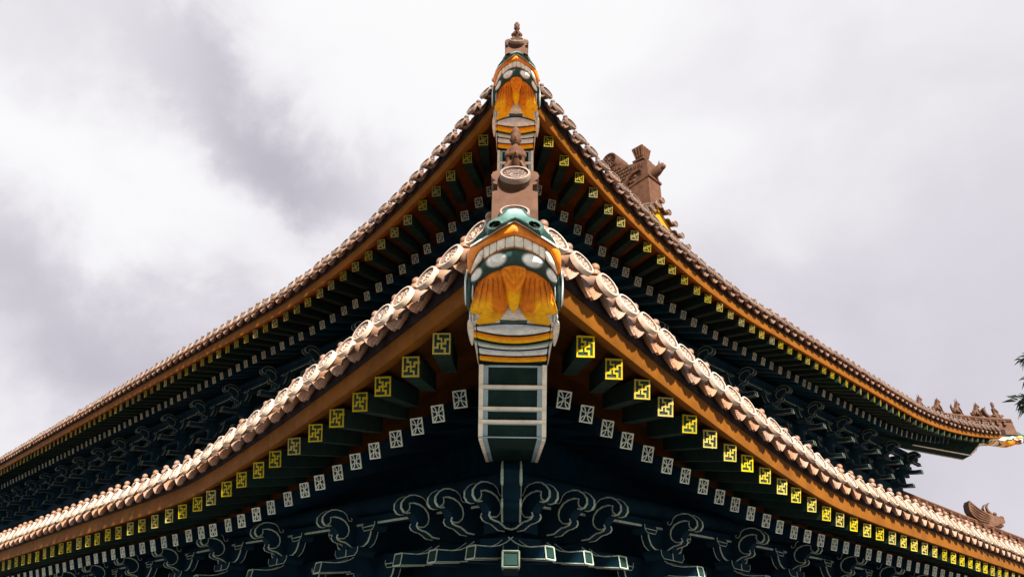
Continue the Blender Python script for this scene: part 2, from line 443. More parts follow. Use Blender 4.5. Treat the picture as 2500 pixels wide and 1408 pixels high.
for (l, side), cnt in TILES.items():
    s0 = LV[l]['sL' if side < 0 else 'sR'] - (PITCHT if l == 1 else 0)
    for i in range(cnt):
        s = s0 + PITCHT * i
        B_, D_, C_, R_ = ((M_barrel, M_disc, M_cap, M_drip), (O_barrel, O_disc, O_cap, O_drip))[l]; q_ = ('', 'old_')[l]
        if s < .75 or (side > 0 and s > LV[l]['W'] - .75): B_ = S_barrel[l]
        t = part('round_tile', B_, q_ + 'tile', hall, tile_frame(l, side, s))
        d = sub('tile_disc', D_, None, t); d.matrix_basis = Matrix.Rotation(R(-20), 4, 'X') @ Matrix.Rotation(random.uniform(-.5, .5), 4, 'Y')
        sub('nail_cap', C_, q_ + 'tile', t)
        if s + PITCHT / 2 < (LV[l]['W'] + .6 if side > 0 else 99):
            part('drip_tile', R_, q_ + 'tile', hall, tile_frame(l, side, s + PITCHT / 2))

# ------------------------------------------------------------------ rafters
RW, RH = .168, .205
def bar_mesh(name, w, h, ln):
    mb = MB(); mb.box((0, ln / 2, 0), (w, ln, h)); me = mb.mesh(name); return me
def wan_mesh(seed):
    random.seed(seed)
    mb = MB(); y = -.005; w = .0165; d = .010
    def seg(pts):
        for (a, b), (c, e) in zip(pts, pts[1:]):
            x0, x1 = sorted(((a - .5) * RW, (c - .5) * RW)); z0, z1 = sorted(((b - .5) * RH, (e - .5) * RH))
            ww = w * random.uniform(.82, 1.2); mb.box(((x0 + x1) / 2 + random.uniform(-.0015, .0015), y + random.uniform(-.001, .001), (z0 + z1) / 2), (x1 - x0 + ww, d, z1 - z0 + ww))
    k = .03
    seg([(k, k), (1 - k, k)]); seg([(k, 1 - k), (1 - k, 1 - k)]); seg([(k, k), (k, 1 - k)]); seg([(1 - k, k), (1 - k, 1 - k)])
    arm = [(0, 0), (0, .22), (-.2, .22), (-.2, .47)]
    for r in range(4):
        pts = []
        for u, v in arm:
            u += random.uniform(-.018, .018) * (u != 0); v += random.uniform(-.018, .018) * (v != 0)
            for _ in range(r): u, v = v, -u
            pts.append((.5 + u, .5 + v))
        seg(pts)
    return mb.mesh('end_motif')
def flower_mesh(seed):
    random.seed(seed)
    mb = MB(); y = -.005; w = .0105
    def seg(pts, ww=w):
        mb2 = [Vector(((a - .5) * RW, y, (b - .5) * RH)) for a, b in pts]
        for p, q in zip(mb2, mb2[1:]):
            d = q - p; a = math.atan2(d.z, d.x)
            mb.box((p + q) / 2 + Vector((0, random.uniform(-.001, .001), 0)), (d.length + ww * .7, .012, ww), Matrix.Rotation(-a, 3, 'Y'))
    k = .03
    seg([(k, k), (1 - k, k)], .015); seg([(k, 1 - k), (1 - k, 1 - k)], .015); seg([(k, k), (k, 1 - k)], .015); seg([(1 - k, k), (1 - k, 1 - k)], .015)
    jb = {q: random.uniform(-.02, .02) for q in range(-3, 4)}
    for sx in (-1, 1):
        for sz in (-1, 1):
            for bulge in (-1, 1):
                pts = []
                for j in range(6):
                    u = j / 5; a = .10 + .36 * u
                    off = bulge * (.085 + jb[sx + sz + bulge]) * math.sin(math.pi * u)
                    pts.append((.5 + sx * (a + off), .5 + sz * (a - off)))
                seg(pts)
    seg([(.5 + .095 * math.cos(j * math.pi / 5), .5 + .085 * math.sin(j * math.pi / 5)) for j in range(11)])
    return mb.mesh('end_motif')
M_fly, M_eave = [bar_mesh('flying_rafter', RW, RH, 1.35) for q in (0, 1)], bar_mesh('eave_rafter', RW, RH, 2.1)
M_wan, M_flo = [[wan_mesh(k + 31 * q) for k in range(6)] for q in (0, 1)], [[flower_mesh(k + 9 + 31 * q) for k in range(6)] for q in (0, 1)]
random.seed(21)
def rafter(name, me, motif, mm, pm, a, b, ztilt, tw=0):
    """a = end face centre, b = a point further in; level side edges"""
    d = b - a; d.z = 0; d.normalize()
    Y = (d + Vector((0, 0, ztilt))).normalized(); X = Y.cross(Vector((0, 0, 1))).normalized(); Z = X.cross(Y)
    # end face upright: shear is left out, the cut is square to the rafter
    m = frame(a, X, Y, Z) @ Matrix.Rotation(tw, 4, 'Z')
    r = part(name, me, pm, hall, m)
    sub('end_motif', motif, mm, r)
NRAF = {(0, -1): 44, (0, 1): 40, (1, -1): 84, (1, 1): 53}
for (l, side), cnt in NRAF.items():
    for k in range(cnt):
        j1, j2 = random.uniform(-.03, .03), random.uniform(-.03, .03)
        sy = (.62 if l == 0 else .45) + .535 * k + j1
        sw = (.62 if l == 0 else .45) + .535 * k + 1.08 * math.exp(-k / 11) + j2
        if side > 0:
            h = LV[l]['W'] / 2
            if sy > LV[l]['W'] - .3: break
            if sw > h: sw = LV[l]['W'] - ((LV[l]['W'] - sy) + 1.08 * math.exp(-((LV[l]['W'] - sy - .5) / .535) / 11))
        a = P(l, side, sy, .28, -.57, .9, 1.2)
        b = P(l, side, sw, OW, -.6 if l == 0 else -.56, .6, 1.8)
        a.z += random.uniform(-.012, .012); b.z += random.uniform(-.012, .012)
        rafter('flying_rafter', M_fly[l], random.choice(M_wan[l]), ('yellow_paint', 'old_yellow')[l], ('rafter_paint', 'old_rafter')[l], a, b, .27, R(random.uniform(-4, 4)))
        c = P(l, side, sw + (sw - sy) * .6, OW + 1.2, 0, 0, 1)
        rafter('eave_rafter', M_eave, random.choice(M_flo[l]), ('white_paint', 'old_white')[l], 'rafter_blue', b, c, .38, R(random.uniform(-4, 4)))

# ------------------------------------------------------------------ brackets
PLANK = [(-.45, 0), (0, 0), (.12, 0), (.18, .03), (.24, .055), (.31, .06), (.37, .075), (.40, .11), (.385, .15), (.41, .2), (.46, .235), (.52, .255), (.575, .243), (.63, .25), (.675, .295), (.675, .36), (.62, .43), (.54, .48), (.45, .497), (.34, .487), (.22, .46), (-.45, .46)]
CURL = [(.395, .10), (.34, .095), (.27, .11), (.215, .16), (.20, .22), (.22, .29), (.29, .355), (.38, .385), (.47, .39), (.55, .37), (.533, .33), (.545, .285), (.585, .255)]
SPIRAL = [(.34, .487), (.275, .45), (.25, .40), (.22, .368), (.18, .37), (.165, .40), (.19, .415)]
TH = .07
def yz(x): return lambda u, v, w: (w + x, -u, v)      # u outward (local -y), v up, w along x
def plank_mb(th=TH):
    mb = MB(); mb.prism(PLANK, -th, th, yz(0)); return mb
def plank_lines(mb, th=TH, r=.011):
    for sx in (-th - .002, th + .002):
        mb.tube([(sx, -u, v) for u, v in PLANK[1:9]], r, 5)
        mb.tube([(sx, -u, v) for u, v in PLANK[11:20]], [r * q for q in (.8, 1.2, 1.4, 1.4, 1.2, 1, .9, .8, .6)], 5)
        mb.tube([(sx, -u, v) for u, v in CURL], [r * q for q in (1.1, .9, .8, .9, 1, 1.1, 1.2, 1.2, 1.1, .9, .9, 1, 1.1)], 5)
        mb.tube([(sx, -u, v) for u, v in SPIRAL], r * .55, 5)
def beak_mb(y0=0., z0=0., th=.075):
    mb = MB(); poly = [(-.5, -.05), (0, -.09), (.11, -.165), (.22, -.215), (.37, -.245), (.58, -.26), (.60, -.405), (.35, -.375), (.1, -.34), (-.5, -.3)]
    mb.prism([(u + y0, v + z0) for u, v in poly], -th, th, yz(0)); return mb
def beak_lines(mb, y0=0., z0=0., th=.075, r=.0075):
    top = [(0, -.09), (.11, -.165), (.22, -.215), (.37, -.245), (.58, -.26)]; bot = [(.60, -.405), (.35, -.375), (.1, -.34)]
    for sx in (-th, th):
        mb.tube([(sx, -u - y0, v + z0) for u, v in top], r, 5); mb.tube([(sx, -u - y0, v + z0) for u, v in bot], r, 5)
    y = -y0 - .592; z1, z2 = z0 - .26, z0 - .405
    for a, b in (((-th, z1), (th, z1)), ((-th, z2), (th, z2)), ((-th, z1), (-th, z2)), ((th, z1), (th, z2))):
        mb.tube([(a[0], y - .006 + (a[1] - z1) * .14, a[1]), (b[0], y - .006 + (b[1] - z1) * .14, b[1])], .0105, 4)
def beak_face(y0=0., z0=0., th=.06):
    mb = MB(); y = -y0 - .5995
    mb.prism([(-th, z0 - .283), (th, z0 - .283), (th, z0 - .385), (-th, z0 - .385)], 0, .006, lambda u, v, w: (u, y - w + (v - z0 + .26) * .138, v))
    return mb
ARM = [(-.50, .30), (-.45, .30), (-.45, .22), (-.43, .13), (-.385, .05), (-.30, .004), (-.15, -.006), (.15, -.006), (.30, .004), (.385, .05), (.43, .13), (.45, .22), (.45, .30), (.50, .30), (.50, .31), (-.50, .31)]
def arm_mb(y0=0., z0=0., k=1.):
    mb = MB()
    mb.prism([(u * k, v + z0) for u, v in ARM[1:13]], y0 - .06, y0 + .06, lambda u, v, w: (u, w, v))
    for x in (-.45 * k, .45 * k):
        mb.prism([(x - .10, z0 + .20), (x + .10, z0 + .20), (x + .15, z0 + .255), (x + .15, z0 + .31), (x - .15, z0 + .31), (x - .15, z0 + .255)], y0 - .12, y0 + .12, lambda u, v, w: (u, w, v))
    mb.prism([(-.23, z0 - .13), (.23, z0 - .13), (.29, z0 - .075), (.29, z0 - .012), (-.29, z0 - .012), (-.29, z0 - .075)], y0 - .16, y0 + .16, lambda u, v, w: (u, w, v))
    return mb
def arm_lines(mb, y0=0., z0=0., k=1.):
    for y in (y0 - .062, y0 + .062):
        mb.tube([(u * k, y, v + z0) for u, v in ARM[1:7]], .012 if y < y0 else .006, 5)
        mb.tube([(u * k, y, v + z0) for u, v in ARM[7:13]], .012 if y < y0 else .006, 5)
    for x in (-.45 * k, .45 * k):
        y = y0 - .122
        mb.tube([(x - .15, y, z0 + .31), (x - .15, y, z0 + .255), (x - .10, y, z0 + .20), (x + .10, y, z0 + .20), (x + .15, y, z0 + .255), (x + .15, y, z0 + .31)], .006, 5)
        mb.tube([(x - .15, y, z0 + .255), (x + .15, y, z0 + .255)], .0075, 5)
    y = y0 - .162
    mb.tube([(-.29, y, z0 - .012), (-.29, y, z0 - .075), (-.23, y, z0 - .13), (.23, y, z0 - .13), (.29, y, z0 - .075), (.29, y, z0 - .012)], .0065, 5)
    mb.tube([(0, y, z0 - .0), (0, y, z0 - .13)], .011, 5)
def core_mesh():
    mb = arm_mb(0, 0); b = arm_mb(.42, -.47, 1.15); mb.add(b.v, b.f)
    mb.box((0, .3, .12), (.12, 1.0, .3)); mb.box((0, .55, -.42), (.14, .9, .5))
    return mb.mesh('bracket_set')
def line_mesh():
    mb = MB(); plank_lines(mb); arm_lines(mb, 0, 0); arm_lines(mb, .42, -.47, 1.15); beak_lines(mb); beak_lines(mb, -.42, -.47)
    return mb.mesh('painted_outline')
M_core, M_line, O_line = core_mesh(), line_mesh(), line_mesh()
M_plank = plank_mb().mesh('scroll_plank'); M_beak = beak_mb().mesh('beak_arm'); M_beak2 = beak_mb(-.42, -.47).mesh('beak_arm')
M_bf, M_bf2 = beak_face().mesh('beak_face'), beak_face(-.42, -.47).mesh('beak_face')
mbx = MB(); plank_lines(mbx); beak_lines(mbx); M_line2 = mbx.mesh('painted_outline'); O_line2 = mbx.mesh('painted_outline')
OB = 2.1
def bz(l, s):
    return (-1.15 + .045 * (min(s, 9.5) - 5.34)) if l == 0 else (-1.17 + .03 * (min(max(s, 4), 9) - 9))
def bracket(l, side, s):
    X, Y, Z = sframe(side)
    m = frame(P(l, side, s, OB, bz(l, s), 0, 0), X, Y, Z)
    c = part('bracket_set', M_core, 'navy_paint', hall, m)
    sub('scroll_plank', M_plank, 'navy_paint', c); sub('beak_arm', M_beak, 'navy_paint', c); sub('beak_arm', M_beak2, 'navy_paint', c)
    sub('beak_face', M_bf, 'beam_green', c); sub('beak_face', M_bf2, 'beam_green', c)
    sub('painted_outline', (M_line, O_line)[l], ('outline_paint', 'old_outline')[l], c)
def half_bracket(l, side, s, beak=True):
    X, Y, Z = sframe(side)
    m = frame(P(l, side, s, OB, bz(l, s), 0, 0), X, Y, Z)
    c = part('scroll_plank', M_plank, 'navy_paint', hall, m)
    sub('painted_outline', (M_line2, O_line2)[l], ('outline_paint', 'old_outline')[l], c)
    sub('beak_arm', M_beak, 'navy_paint', c); sub('beak_face', M_bf, 'beam_green', c)
BR = {(0, 1): [5.34 + 2.0 * k for k in range(9)], (0, -1): [5.40 + 2.03 * k for k in range(12)],
      (1, 1): [4.6 + 2.2 * k for k in range(10)], (1, -1): [4.75 + 2.35 * k for k in range(20)]}
for (l, side), lst in BR.items():
    for s in lst: bracket(l, side, s)
    for s in (2.14, 2.83, 3.52): half_bracket(l, side, s)
    # beams on top of the brackets, the round purlin above them, the plates below
    zb = bz(l, 9)
    def along(o, dz, w, h, s1=None, tilt=True):
        mb = MB(); rings = []
        ss = s_range(l, side, o, 0, 12)
        for s in ss:
            p = P(l, side, s, o, (bz(l, s) if tilt else 0) + dz, 0, 0)
            d = -NO(side)
            if s == ss[0]: e = T_(side) * 1
            rings.append([p + d * (-w / 2) + Vector((0, 0, -h / 2)), p + d * (w / 2) + Vector((0, 0, -h / 2)), p + d * (w / 2) + Vector((0, 0, h / 2)), p + d * (-w / 2) + Vector((0, 0, h / 2))])
        mb.loft(rings); return mb
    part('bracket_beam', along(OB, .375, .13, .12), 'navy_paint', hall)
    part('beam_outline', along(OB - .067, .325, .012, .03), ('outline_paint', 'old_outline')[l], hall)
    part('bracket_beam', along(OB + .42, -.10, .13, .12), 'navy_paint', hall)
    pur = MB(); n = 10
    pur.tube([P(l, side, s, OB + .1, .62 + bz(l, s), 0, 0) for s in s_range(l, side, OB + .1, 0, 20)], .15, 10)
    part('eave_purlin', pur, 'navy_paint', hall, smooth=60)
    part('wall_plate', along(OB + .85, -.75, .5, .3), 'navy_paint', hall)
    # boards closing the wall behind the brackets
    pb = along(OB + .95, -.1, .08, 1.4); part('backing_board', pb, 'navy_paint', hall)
    if l == 1:
        for a, b in zip(lst, lst[1:]):
            c = (a + b) / 2; X, Y, Z = sframe(side)
            mb = MB(); mb.prism([(-.5, -.42), (.5, -.42), (.42, .02), (.2, .2), (-.2, .2), (-.42, .02)], 0, .03, lambda u, v, w: (u, w, v))
            part('bracket_panel', mb, 'olive_panel', hall, frame(P(l, side, c, OB + .80, bz(l, c) - .45, 0, 0), X, Y, Z))

# ------------------------------------------------------------------ corner: dragon head, hip beam, ridge end
# worked out for the near lower corner, then shared by the other corners; local axes: x across, -y outward, z up, origin at the eave tip
TIPS = []
for l in (0, 1):
    s = s_corner(l, 0); TIPS.append(P(l, -1, s))
    TIPS[l].x = 0
TIP0 = TIPS[0]
DEP = [(495, 6.05), (515, 5.90), (530, 5.78), (545, 5.70), (575, 5.70), (605, 5.74), (640, 5.80), (660, 5.90), (690, 6.04), (720, 6.10), (760, 6.22), (785, 6.50), (800, 6.70), (840, 7.03), (885, 7.41), (945, 7.47), (1000, 7.53), (1070, 7.65), (1090, 8.3), (1125, 9.9)]
def dep(py):
    for (a, da), (b, db) in zip(DEP, DEP[1:]):
        if py <= b: return da + (db - da) * (py - a) / (b - a)
    return DEP[-1][1]
def S(dx, py, lift=0., bulge=None):
    """point on the carved head / beam front; dx, py are picture pixels, the distance is the carving's own"""
    d = dep(py)
    if bulge is None: bulge = .26 if py < 780 else (.26 * max(0, (890 - py) / 110))
    d += bulge * (abs(dx) / 110) ** 2.2 - lift
    a = dx / F_PX; b = (py - 704) / F_PX
    v = Vector((a, math.cos(PITCH) + b * math.sin(PITCH), math.sin(PITCH) - b * math.cos(PITCH))) * d
    v.z += EYE
    return v - TIP0
def lerp(a, b, t): return a + (b - a) * t
def resample(pts, n):
    L_ = [0]
    for p, q in zip(pts, pts[1:]): L_.append(L_[-1] + math.hypot(q[0] - p[0], q[1] - p[1]))
    out = []
    for i in range(n):
        t = L_[-1] * i / (n - 1); k = 0
        while k < len(pts) - 2 and L_[k + 1] < t: k += 1
        u = (t - L_[k]) / max(1e-6, L_[k + 1] - L_[k])
        out.append((lerp(pts[k][0], pts[k + 1][0], u), lerp(pts[k][1], pts[k + 1][1], u)))
    return out
def smooth_poly(pts, it=2):
    for _ in range(it):
        q = []
        for i in range(len(pts)):
            a, b = pts[i], pts[(i + 1) % len(pts)]
            q += [(.75 * a[0] + .25 * b[0], .75 * a[1] + .25 * b[1]), (.25 * a[0] + .75 * b[0], .25 * a[1] + .75 * b[1])]
        pts = q
    return pts
class Paint:
    """collects carved pieces with paint colours"""
    def __init__(s): s.mb = MB(); s.c = []
    def pt(s, dx, py, lift, col): s.mb.v.append(tuple(S(dx, py, lift))); s.c.append(col); return len(s.mb.v) - 1
    def band(s, top, bot, lift, col, n=25, m=7, sharp=.5, base=-.05):
        """strip between two pixel polylines, rounded across"""
        A, B = resample(top, n), resample(bot, n); g = []
        for i in range(n):
            r = []
            for j in range(m):
                t = j / (m - 1); dx, py = lerp(A[i][0], B[i][0], t), lerp(A[i][1], B[i][1], t)
                e = min(1, i * 1. / 2, (n - 1 - i) * 1. / 2) ** .5 if True else 1
                h = base + (lift - base) * (max(0, math.sin(math.pi * t)) ** sharp) * (.25 + .75 * e)
                r.append(s.pt(dx, py, h, col(dx, py, t)))
            g.append(r)
        for i in range(n - 1):
            for j in range(m - 1): s.mb.f.append((g[i][j], g[i + 1][j], g[i + 1][j + 1], g[i][j + 1]))
    def blob(s, outline, lift, col, sm=2, base=-.05, rings=((1, 0), (.93, .45), (.8, .75), (.6, .92), (.35, 1), (.12, 1.02))):
        o = smooth_poly(outline, sm); cx = sum(p[0] for p in o) / len(o); cy = sum(p[1] for p in o) / len(o); g = []
        for k, h in rings:
            r = []
            for x, y in o:
                dx, py = cx + (x - cx) * k, cy + (y - cy) * k
                r.append(s.pt(dx, py, base + (lift - base) * h, col(dx, py, k)))
            g.append(r)
        n = len(o)
        for i in range(len(g) - 1):
            for j in range(n): s.mb.f.append((g[i][j], g[i][(j + 1) % n], g[i + 1][(j + 1) % n], g[i + 1][j]))
        s.mb.f.append(tuple(g[-1]))
    def mesh(s, name): return s.mb.mesh(name, 60, s.c)
def mir(p): return [(-x, y) for x, y in p]
def full(half): return mir(half[::-1])[:-1] + half if half[0][0] == 0 else None
def mixc(a, b, t): t = max(0, min(1, t)); return tuple(lerp(x, y, t) for x, y in zip(a, b))
GRN, WHT, ORG, YEL, CRM, BLU, DRK, PGR = (.014, .046, .041), (.80, .82, .80), (.72, .19, .004), (.95, .47, .002), (.74, .68, .58), (.50, .55, .66), (.006, .008, .007), (.12, .20, .185)
def sst(a, b, x): t = max(0, min(1, (x - a) / (b - a))); return t * t * (3 - 2 * t)
M_head = {}
# skull: the whole volume under the carving
mb = MB(); cols = []
ys = [508, 515, 525, 535, 545, 560, 580, 600, 620, 650, 680, 710, 740, 770, 800, 830, 860, 886]
wd = [(508, 22), (520, 28), (530, 40), (545, 64), (562, 76), (580, 94), (606, 108), (650, 114), (700, 114), (760, 110), (800, 102), (840, 94), (886, 86)]
def wof(y):
    for (a, b), (c, d) in zip(wd, wd[1:]):
        if y <= c: return lerp(b, d, max(0, (y - a) / (c - a)))
    return wd[-1][1]
rows = []
for y in ys:
    r = []; w = wof(y)
    for i in range(-8, 9):
        r.append(len(mb.v)); mb.v.append(tuple(S(w * i / 8, y, -.045))); cols.append(GRN if (y < 570 or (y < 606 and abs(w * i / 8) > 70)) else (.78, .72, .63) if y < 606 else (mixc((.30, .08, .008), (.70, .66, .58), sst(735, 760, y)) if y < 790 else CRM))
    e = Vector(mb.v[r[-1]]); b0 = Vector(mb.v[r[0]])
    for q in (.22, .55, .95):
        for pt_, lst_ in ((e, 1), (b0, 0)):
            p2 = Vector((pt_.x * (1 - .12 * q), pt_.y + q, pt_.z + (.10 * q if y > 700 else -.02)))
            idx = len(mb.v); mb.v.append(tuple(p2)); cols.append(mixc(GRN, CRM, sst(600, 780, y)))
            if lst_: r.append(idx)
            else: r.insert(0, idx)
    rows.append(r)
for a, b in zip(rows, rows[1:]):
    for j in range(len(a) - 1): mb.f.append((a[j], a[j + 1], b[j + 1], b[j]))
mb.f.append(tuple(rows[0])); mb.f.append(tuple(reversed(rows[-1])))
M_head['skull'] = mb.mesh('dragon_head', 60, cols)
# upper lip
p = Paint()
ltop = [(0, 540), (34, 558), (66, 579), (92, 595), (108, 606), (115, 622), (115, 645), (112, 668)]
lbot = [(0, 577), (25, 583), (50, 594), (76, 606), (88, 620), (98, 642), (105, 666)]
p.band(full(ltop), full(lbot), .03, lambda x, y, t: mixc(ORG, (.75, .24, .04), sst(.1, .9, .5 + .5 * math.sin(x * .05))), 41, 7, .35)
M_head['upper_lip'] = p.mesh('upper_lip')
p = Paint()
p.band(full([(x, y - 5) for x, y in ltop[:5]]), full([(x, y + 2) for x, y in ltop[:5]]), .05, lambda x, y, t: (.66, .72, .68), 33, 5, .6)
M_head['lip_edge'] = p.mesh('lip_edge')
# nose with nostrils
p = Paint()
def nosecol(x, y, k):
    c = mixc(PGR, (.024, .07, .062), sst(516, 538, y)); c = mixc((.30, .38, .36), c, sst(508, 520, y))
    d = math.hypot((abs(x) - 49) / 15, (y - 549 - (abs(x) - 49) * .25) / 8.5)
    return mixc(DRK, mixc(c, PGR, .25 * sst(1.8, 1.1, d)), sst(.85, 1.1, d))
top = [(0, 509), (16, 511), (26, 522), (34, 530), (48, 533), (62, 540), (72, 553), (72, 566), (66, 574)]; bot = [(0, 541), (14, 547), (30, 556), (44, 564), (56, 572), (64, 576)]
A, B = resample(full(top), 61), resample(full(bot), 61); g = []
for i in range(61):
    r = []
    for j in range(13):
        t = j / 12; x, y = lerp(A[i][0], B[i][0], t), lerp(A[i][1], B[i][1], t)
        h = -.05 + .15 * max(0, math.sin(math.pi * t)) ** .45
        h += .13 * math.exp(-((abs(x) - 50) / 18) ** 2) * math.sin(math.pi * t) + .03 * math.exp(-(x / 20) ** 2) * math.sin(math.pi * t)
        d = math.hypot((abs(x) - 49) / 15, (y - 549 - (abs(x) - 49) * .25) / 8.5)
        h -= .14 * sst(1.15, .55, d)
        r.append(p.pt(x, y, h, nosecol(x, y, 0)))
    g.append(r)
for i in range(60):
    for j in range(12): p.mb.f.append((g[i][j], g[i + 1][j], g[i + 1][j + 1], g[i][j + 1]))
M_head['nose'] = p.mesh('nose')
# teeth, one mesh each
TTOP = [(0, 575), (25, 581), (48, 592), (70, 603), (82, 610)]; TBOT = [(0, 602), (25, 606), (48, 615), (66, 627), (76, 634)]
def yat(pl, x):
    for (a, b), (c, d) in zip(pl, pl[1:]):
        if x <= c: return lerp(b, d, (x - a) / (c - a))
    return pl[-1][1]
M_teeth = []
TC = lambda x, y, k: mixc((.74, .68, .58), (.86, .83, .77), sst(.3, 1, 1 - k * .6))
for sgn in (-1, 1):
    for a, b in ((.25, 22.2), (22.7, 43.2), (43.7, 60.2), (60.7, 75)):
        p = Paint(); n = 5
        tp = [(sgn * lerp(a, b, i / n), yat(TTOP, lerp(a, b, i / n))) for i in range(n + 1)]; bt = [(sgn * lerp(a, b, i / n), yat(TBOT, lerp(a, b, i / n))) for i in range(n + 1)]
        p.blob(tp + bt[::-1], .004, TC, 1, base=-.014, rings=((1.02, 0), (1.0, .6), (.95, .9), (.8, 1), (.4, 1.02))); M_teeth.append(p.mesh('tooth'))
    p = Paint(); p.blob([(sgn * x, y) for x, y in ((71, 604), (84, 610), (96, 632), (105, 655), (108, 672), (100, 662), (88, 646), (76, 634))], .04, TC, 2); M_teeth.append(p.mesh('fang'))
# gum, lower lip
p = Paint()
gb = [(x, y + 5) for x, y in TBOT]
p.band(full(TBOT), full(gb), .0, lambda x, y, t: (.68, .25, .06), 31, 5, .5)
M_head['gum'] = p.mesh('gum')
p = Paint()
ot = [(0, 604), (33, 610), (58, 622), (76, 636), (92, 655), (104, 674), (110, 692)]
ob = [(0, 657), (36, 661), (62, 671), (84, 688), (95, 704)]
def lipcol(x, y, t):
    c = mixc((.020, .06, .052), GRN, sst(.2, .9, t))
    a = abs(x)
    u, v = (a - 44) * .93 + (y - 636) * .36, -(a - 44) * .36 + (y - 636) * .93
    d = math.hypot(u / 27, v / 16.5)
    u, v = (a - 93) * .6 + (y - 671) * .8, -(a - 93) * .8 + (y - 671) * .6
    d = min(d, math.hypot(u / 20, v / 11.5))
    return mixc(WHT, c, sst(.72, 1.08, d))
p.band(full(ot), full(ob), .035, lipcol, 81, 15, .4)
M_head['lower_lip'] = p.mesh('lower_lip')
# beard
def bcol(x, y, k, c0=ORG):
    a = abs(x)
    st = .5 + .5 * math.sin(a * .55 + y * .05)
    c = mixc((.50, .115, .004), c0, .45 + .55 * st)
    t = max(sst(716, 752, y) if a > 52 else 0, sst(752, 785, y))
    return mixc(c, YEL, t)
M_beard = []
for sgn in (-1, 1):
    lobe = [(10, 655), (50, 658), (86, 684), (97, 708), (100, 735), (109, 742), (107, 763), (90, 771), (64, 762), (74, 776), (99, 794), (60, 792), (34, 783), (20, 764), (11, 742), (17, 711)]
    p = Paint(); p.blob([(sgn * x, y) for x, y in lobe], .03, bcol, 2); M_beard.append(p.mesh('beard_lock'))
    # carved strands
    p = Paint()
    for k in range(6):
        a0 = 30 + k * 11; pts = [(a0 + q * .10 * (k - 2), 676 + k * 2 + q) for q in (0, 18, 36, 54, 68 + k)]
        pts = [(sgn * x, y) for x, y in pts]
        for (x0, y0), (x1, y1) in zip(pts, pts[1:]):
            pass
        tp = [(x - .9, y) for x, y in pts]; bt = [(x + .9, y) for x, y in pts]
        p.band(tp, bt, .040, lambda x, y, t: mixc((.38, .09, .005), (.80, .36, .004), sst(705, 745, y)), 9, 3, .5, base=.02)
    M_beard.append(p.mesh('beard_strand'))
p = Paint()
def tuft(x, y, k):
    st = .5 + .5 * math.cos(x * .75)
    return mixc(mixc((.62, .15, .004), (.92, .29, .006), st), YEL, sst(702, 728, y))
p.blob([(0, 636), (34, 648), (30, 690), (21, 716), (14, 744), (0, 768), (-14, 744), (-21, 716), (-30, 690), (-34, 648)], .036, tuft, 2, base=-.02)
M_beard.append(p.mesh('beard_tuft'))
p = Paint(); p.band([(-34, 780), (0, 783), (34, 780)], [(-32, 791), (0, 792), (32, 791)], .0, lambda x, y, t: mixc(GRN, PGR, .3), 9, 5)
M_head['chin'] = p.mesh('chin')
# cheek curls
M_cheek = []
for sgn in (-1, 1):
    for q, (poly, c1, c2) in enumerate([([(104, 676), (111, 668), (117, 690), (117, 735), (110, 768), (104, 752), (103, 710)], GRN, GRN),
                                        ([(113, 656), (119, 664), (122, 700), (121, 740), (115, 752), (116, 705)], PGR, WHT),
                                        ([(98, 690), (102, 686), (104, 715), (103, 738), (98, 735)], (.45, .52, .55), WHT),
                                        ([(92, 772), (104, 764), (110, 772), (106, 790), (94, 785)], PGR, WHT),
                                        ([(96, 792), (110, 776), (114, 800), (106, 835), (99, 848), (95, 826)], CRM, CRM)]):
        p = Paint(); p.blob([(sgn * x, y) for x, y in poly], .03 if q < 2 else .012, lambda x, y, k, a=c1, b=c2: mixc(b, a, .5 + .5 * math.sin(abs(x) * .9 + y * .06)), 2); M_cheek.append(p.mesh('cheek_curl'))
# neck bands
M_bands = []
curves = [(791, 797, 95), (820, 806, 96), (840, 825, 97), (855, 846, 90), (870, 865, 87), (886, 881, 86)]
cc = [(BLU, WHT), (ORG, YEL), (GRN, (.62, .70, .64)), (BLU, WHT), (ORG, YEL)]
for (a, b), (c1, c2) in zip(zip(curves, curves[1:]), cc):
    def cv(c, off): return [(x * c[2], c[0] + (c[1] - c[0]) * x * x + off) for x in [i / 6 for i in range(-6, 7)]]
    p = Paint(); p.band(cv(a, .5), cv(b, -.5), .016, lambda x, y, t, c1=c1, c2=c2: mixc(c1, c2, sst(.15, .75, t)), 25, 9, .15, base=-.03); M_bands.append(p.mesh('neck_band'))
p = Paint()
for c in curves:
    pl = [(x * c[2], c[0] + (c[1] - c[0]) * x * x) for x in [i / 6 for i in range(-6, 7)]]
    p.band([(x, y - .9) for x, y in pl], [(x, y + .9) for x, y in pl], .010, lambda x, y, t: DRK, 25, 3, .5)
M_head['band_line'] = p.mesh('band_line')

# hip beam: stepped end, panels, running back under the rafters
hb = MB(); prof = []
for y in (888, 944, 948, 996, 1000, 1028, 1032, 1068): prof.append(S(0, y, -.03, 0))
prof += [S(0, 1125, -.02, 0), S(0, 1125, 0, 0) + Vector((0, 1.6, .45))]
back = prof[-1]
hw = .345
poly = [(v.y, v.z) for v in prof] + [(back.y, back.z + .9), (prof[0].y + .6, prof[0].z + .75), (prof[0].y - 1.0, prof[0].z + .55), (prof[0].y - .9, prof[0].z + .06)]
hb.prism(poly, -hw, hw, lambda u, v, w: (w, u, v))
M_beam = hb.mesh('hip_beam')
def patch(x0, x1, y0, y1, lift, th=.03, n=1):
    """flat raised piece on the beam front between two rows"""
    mb = MB(); a = [S(x, y, lift, 0) for x, y in ((x0, y0), (x1, y0), (x1, y1), (x0, y1))]
    b = [S(x, y, lift - th, 0) for x, y in ((x0, y0), (x1, y0), (x1, y1), (x0, y1))]
    mb.loft([b, a]); return mb
panels = []
ed = [889, 944, 997, 1029, 1067]
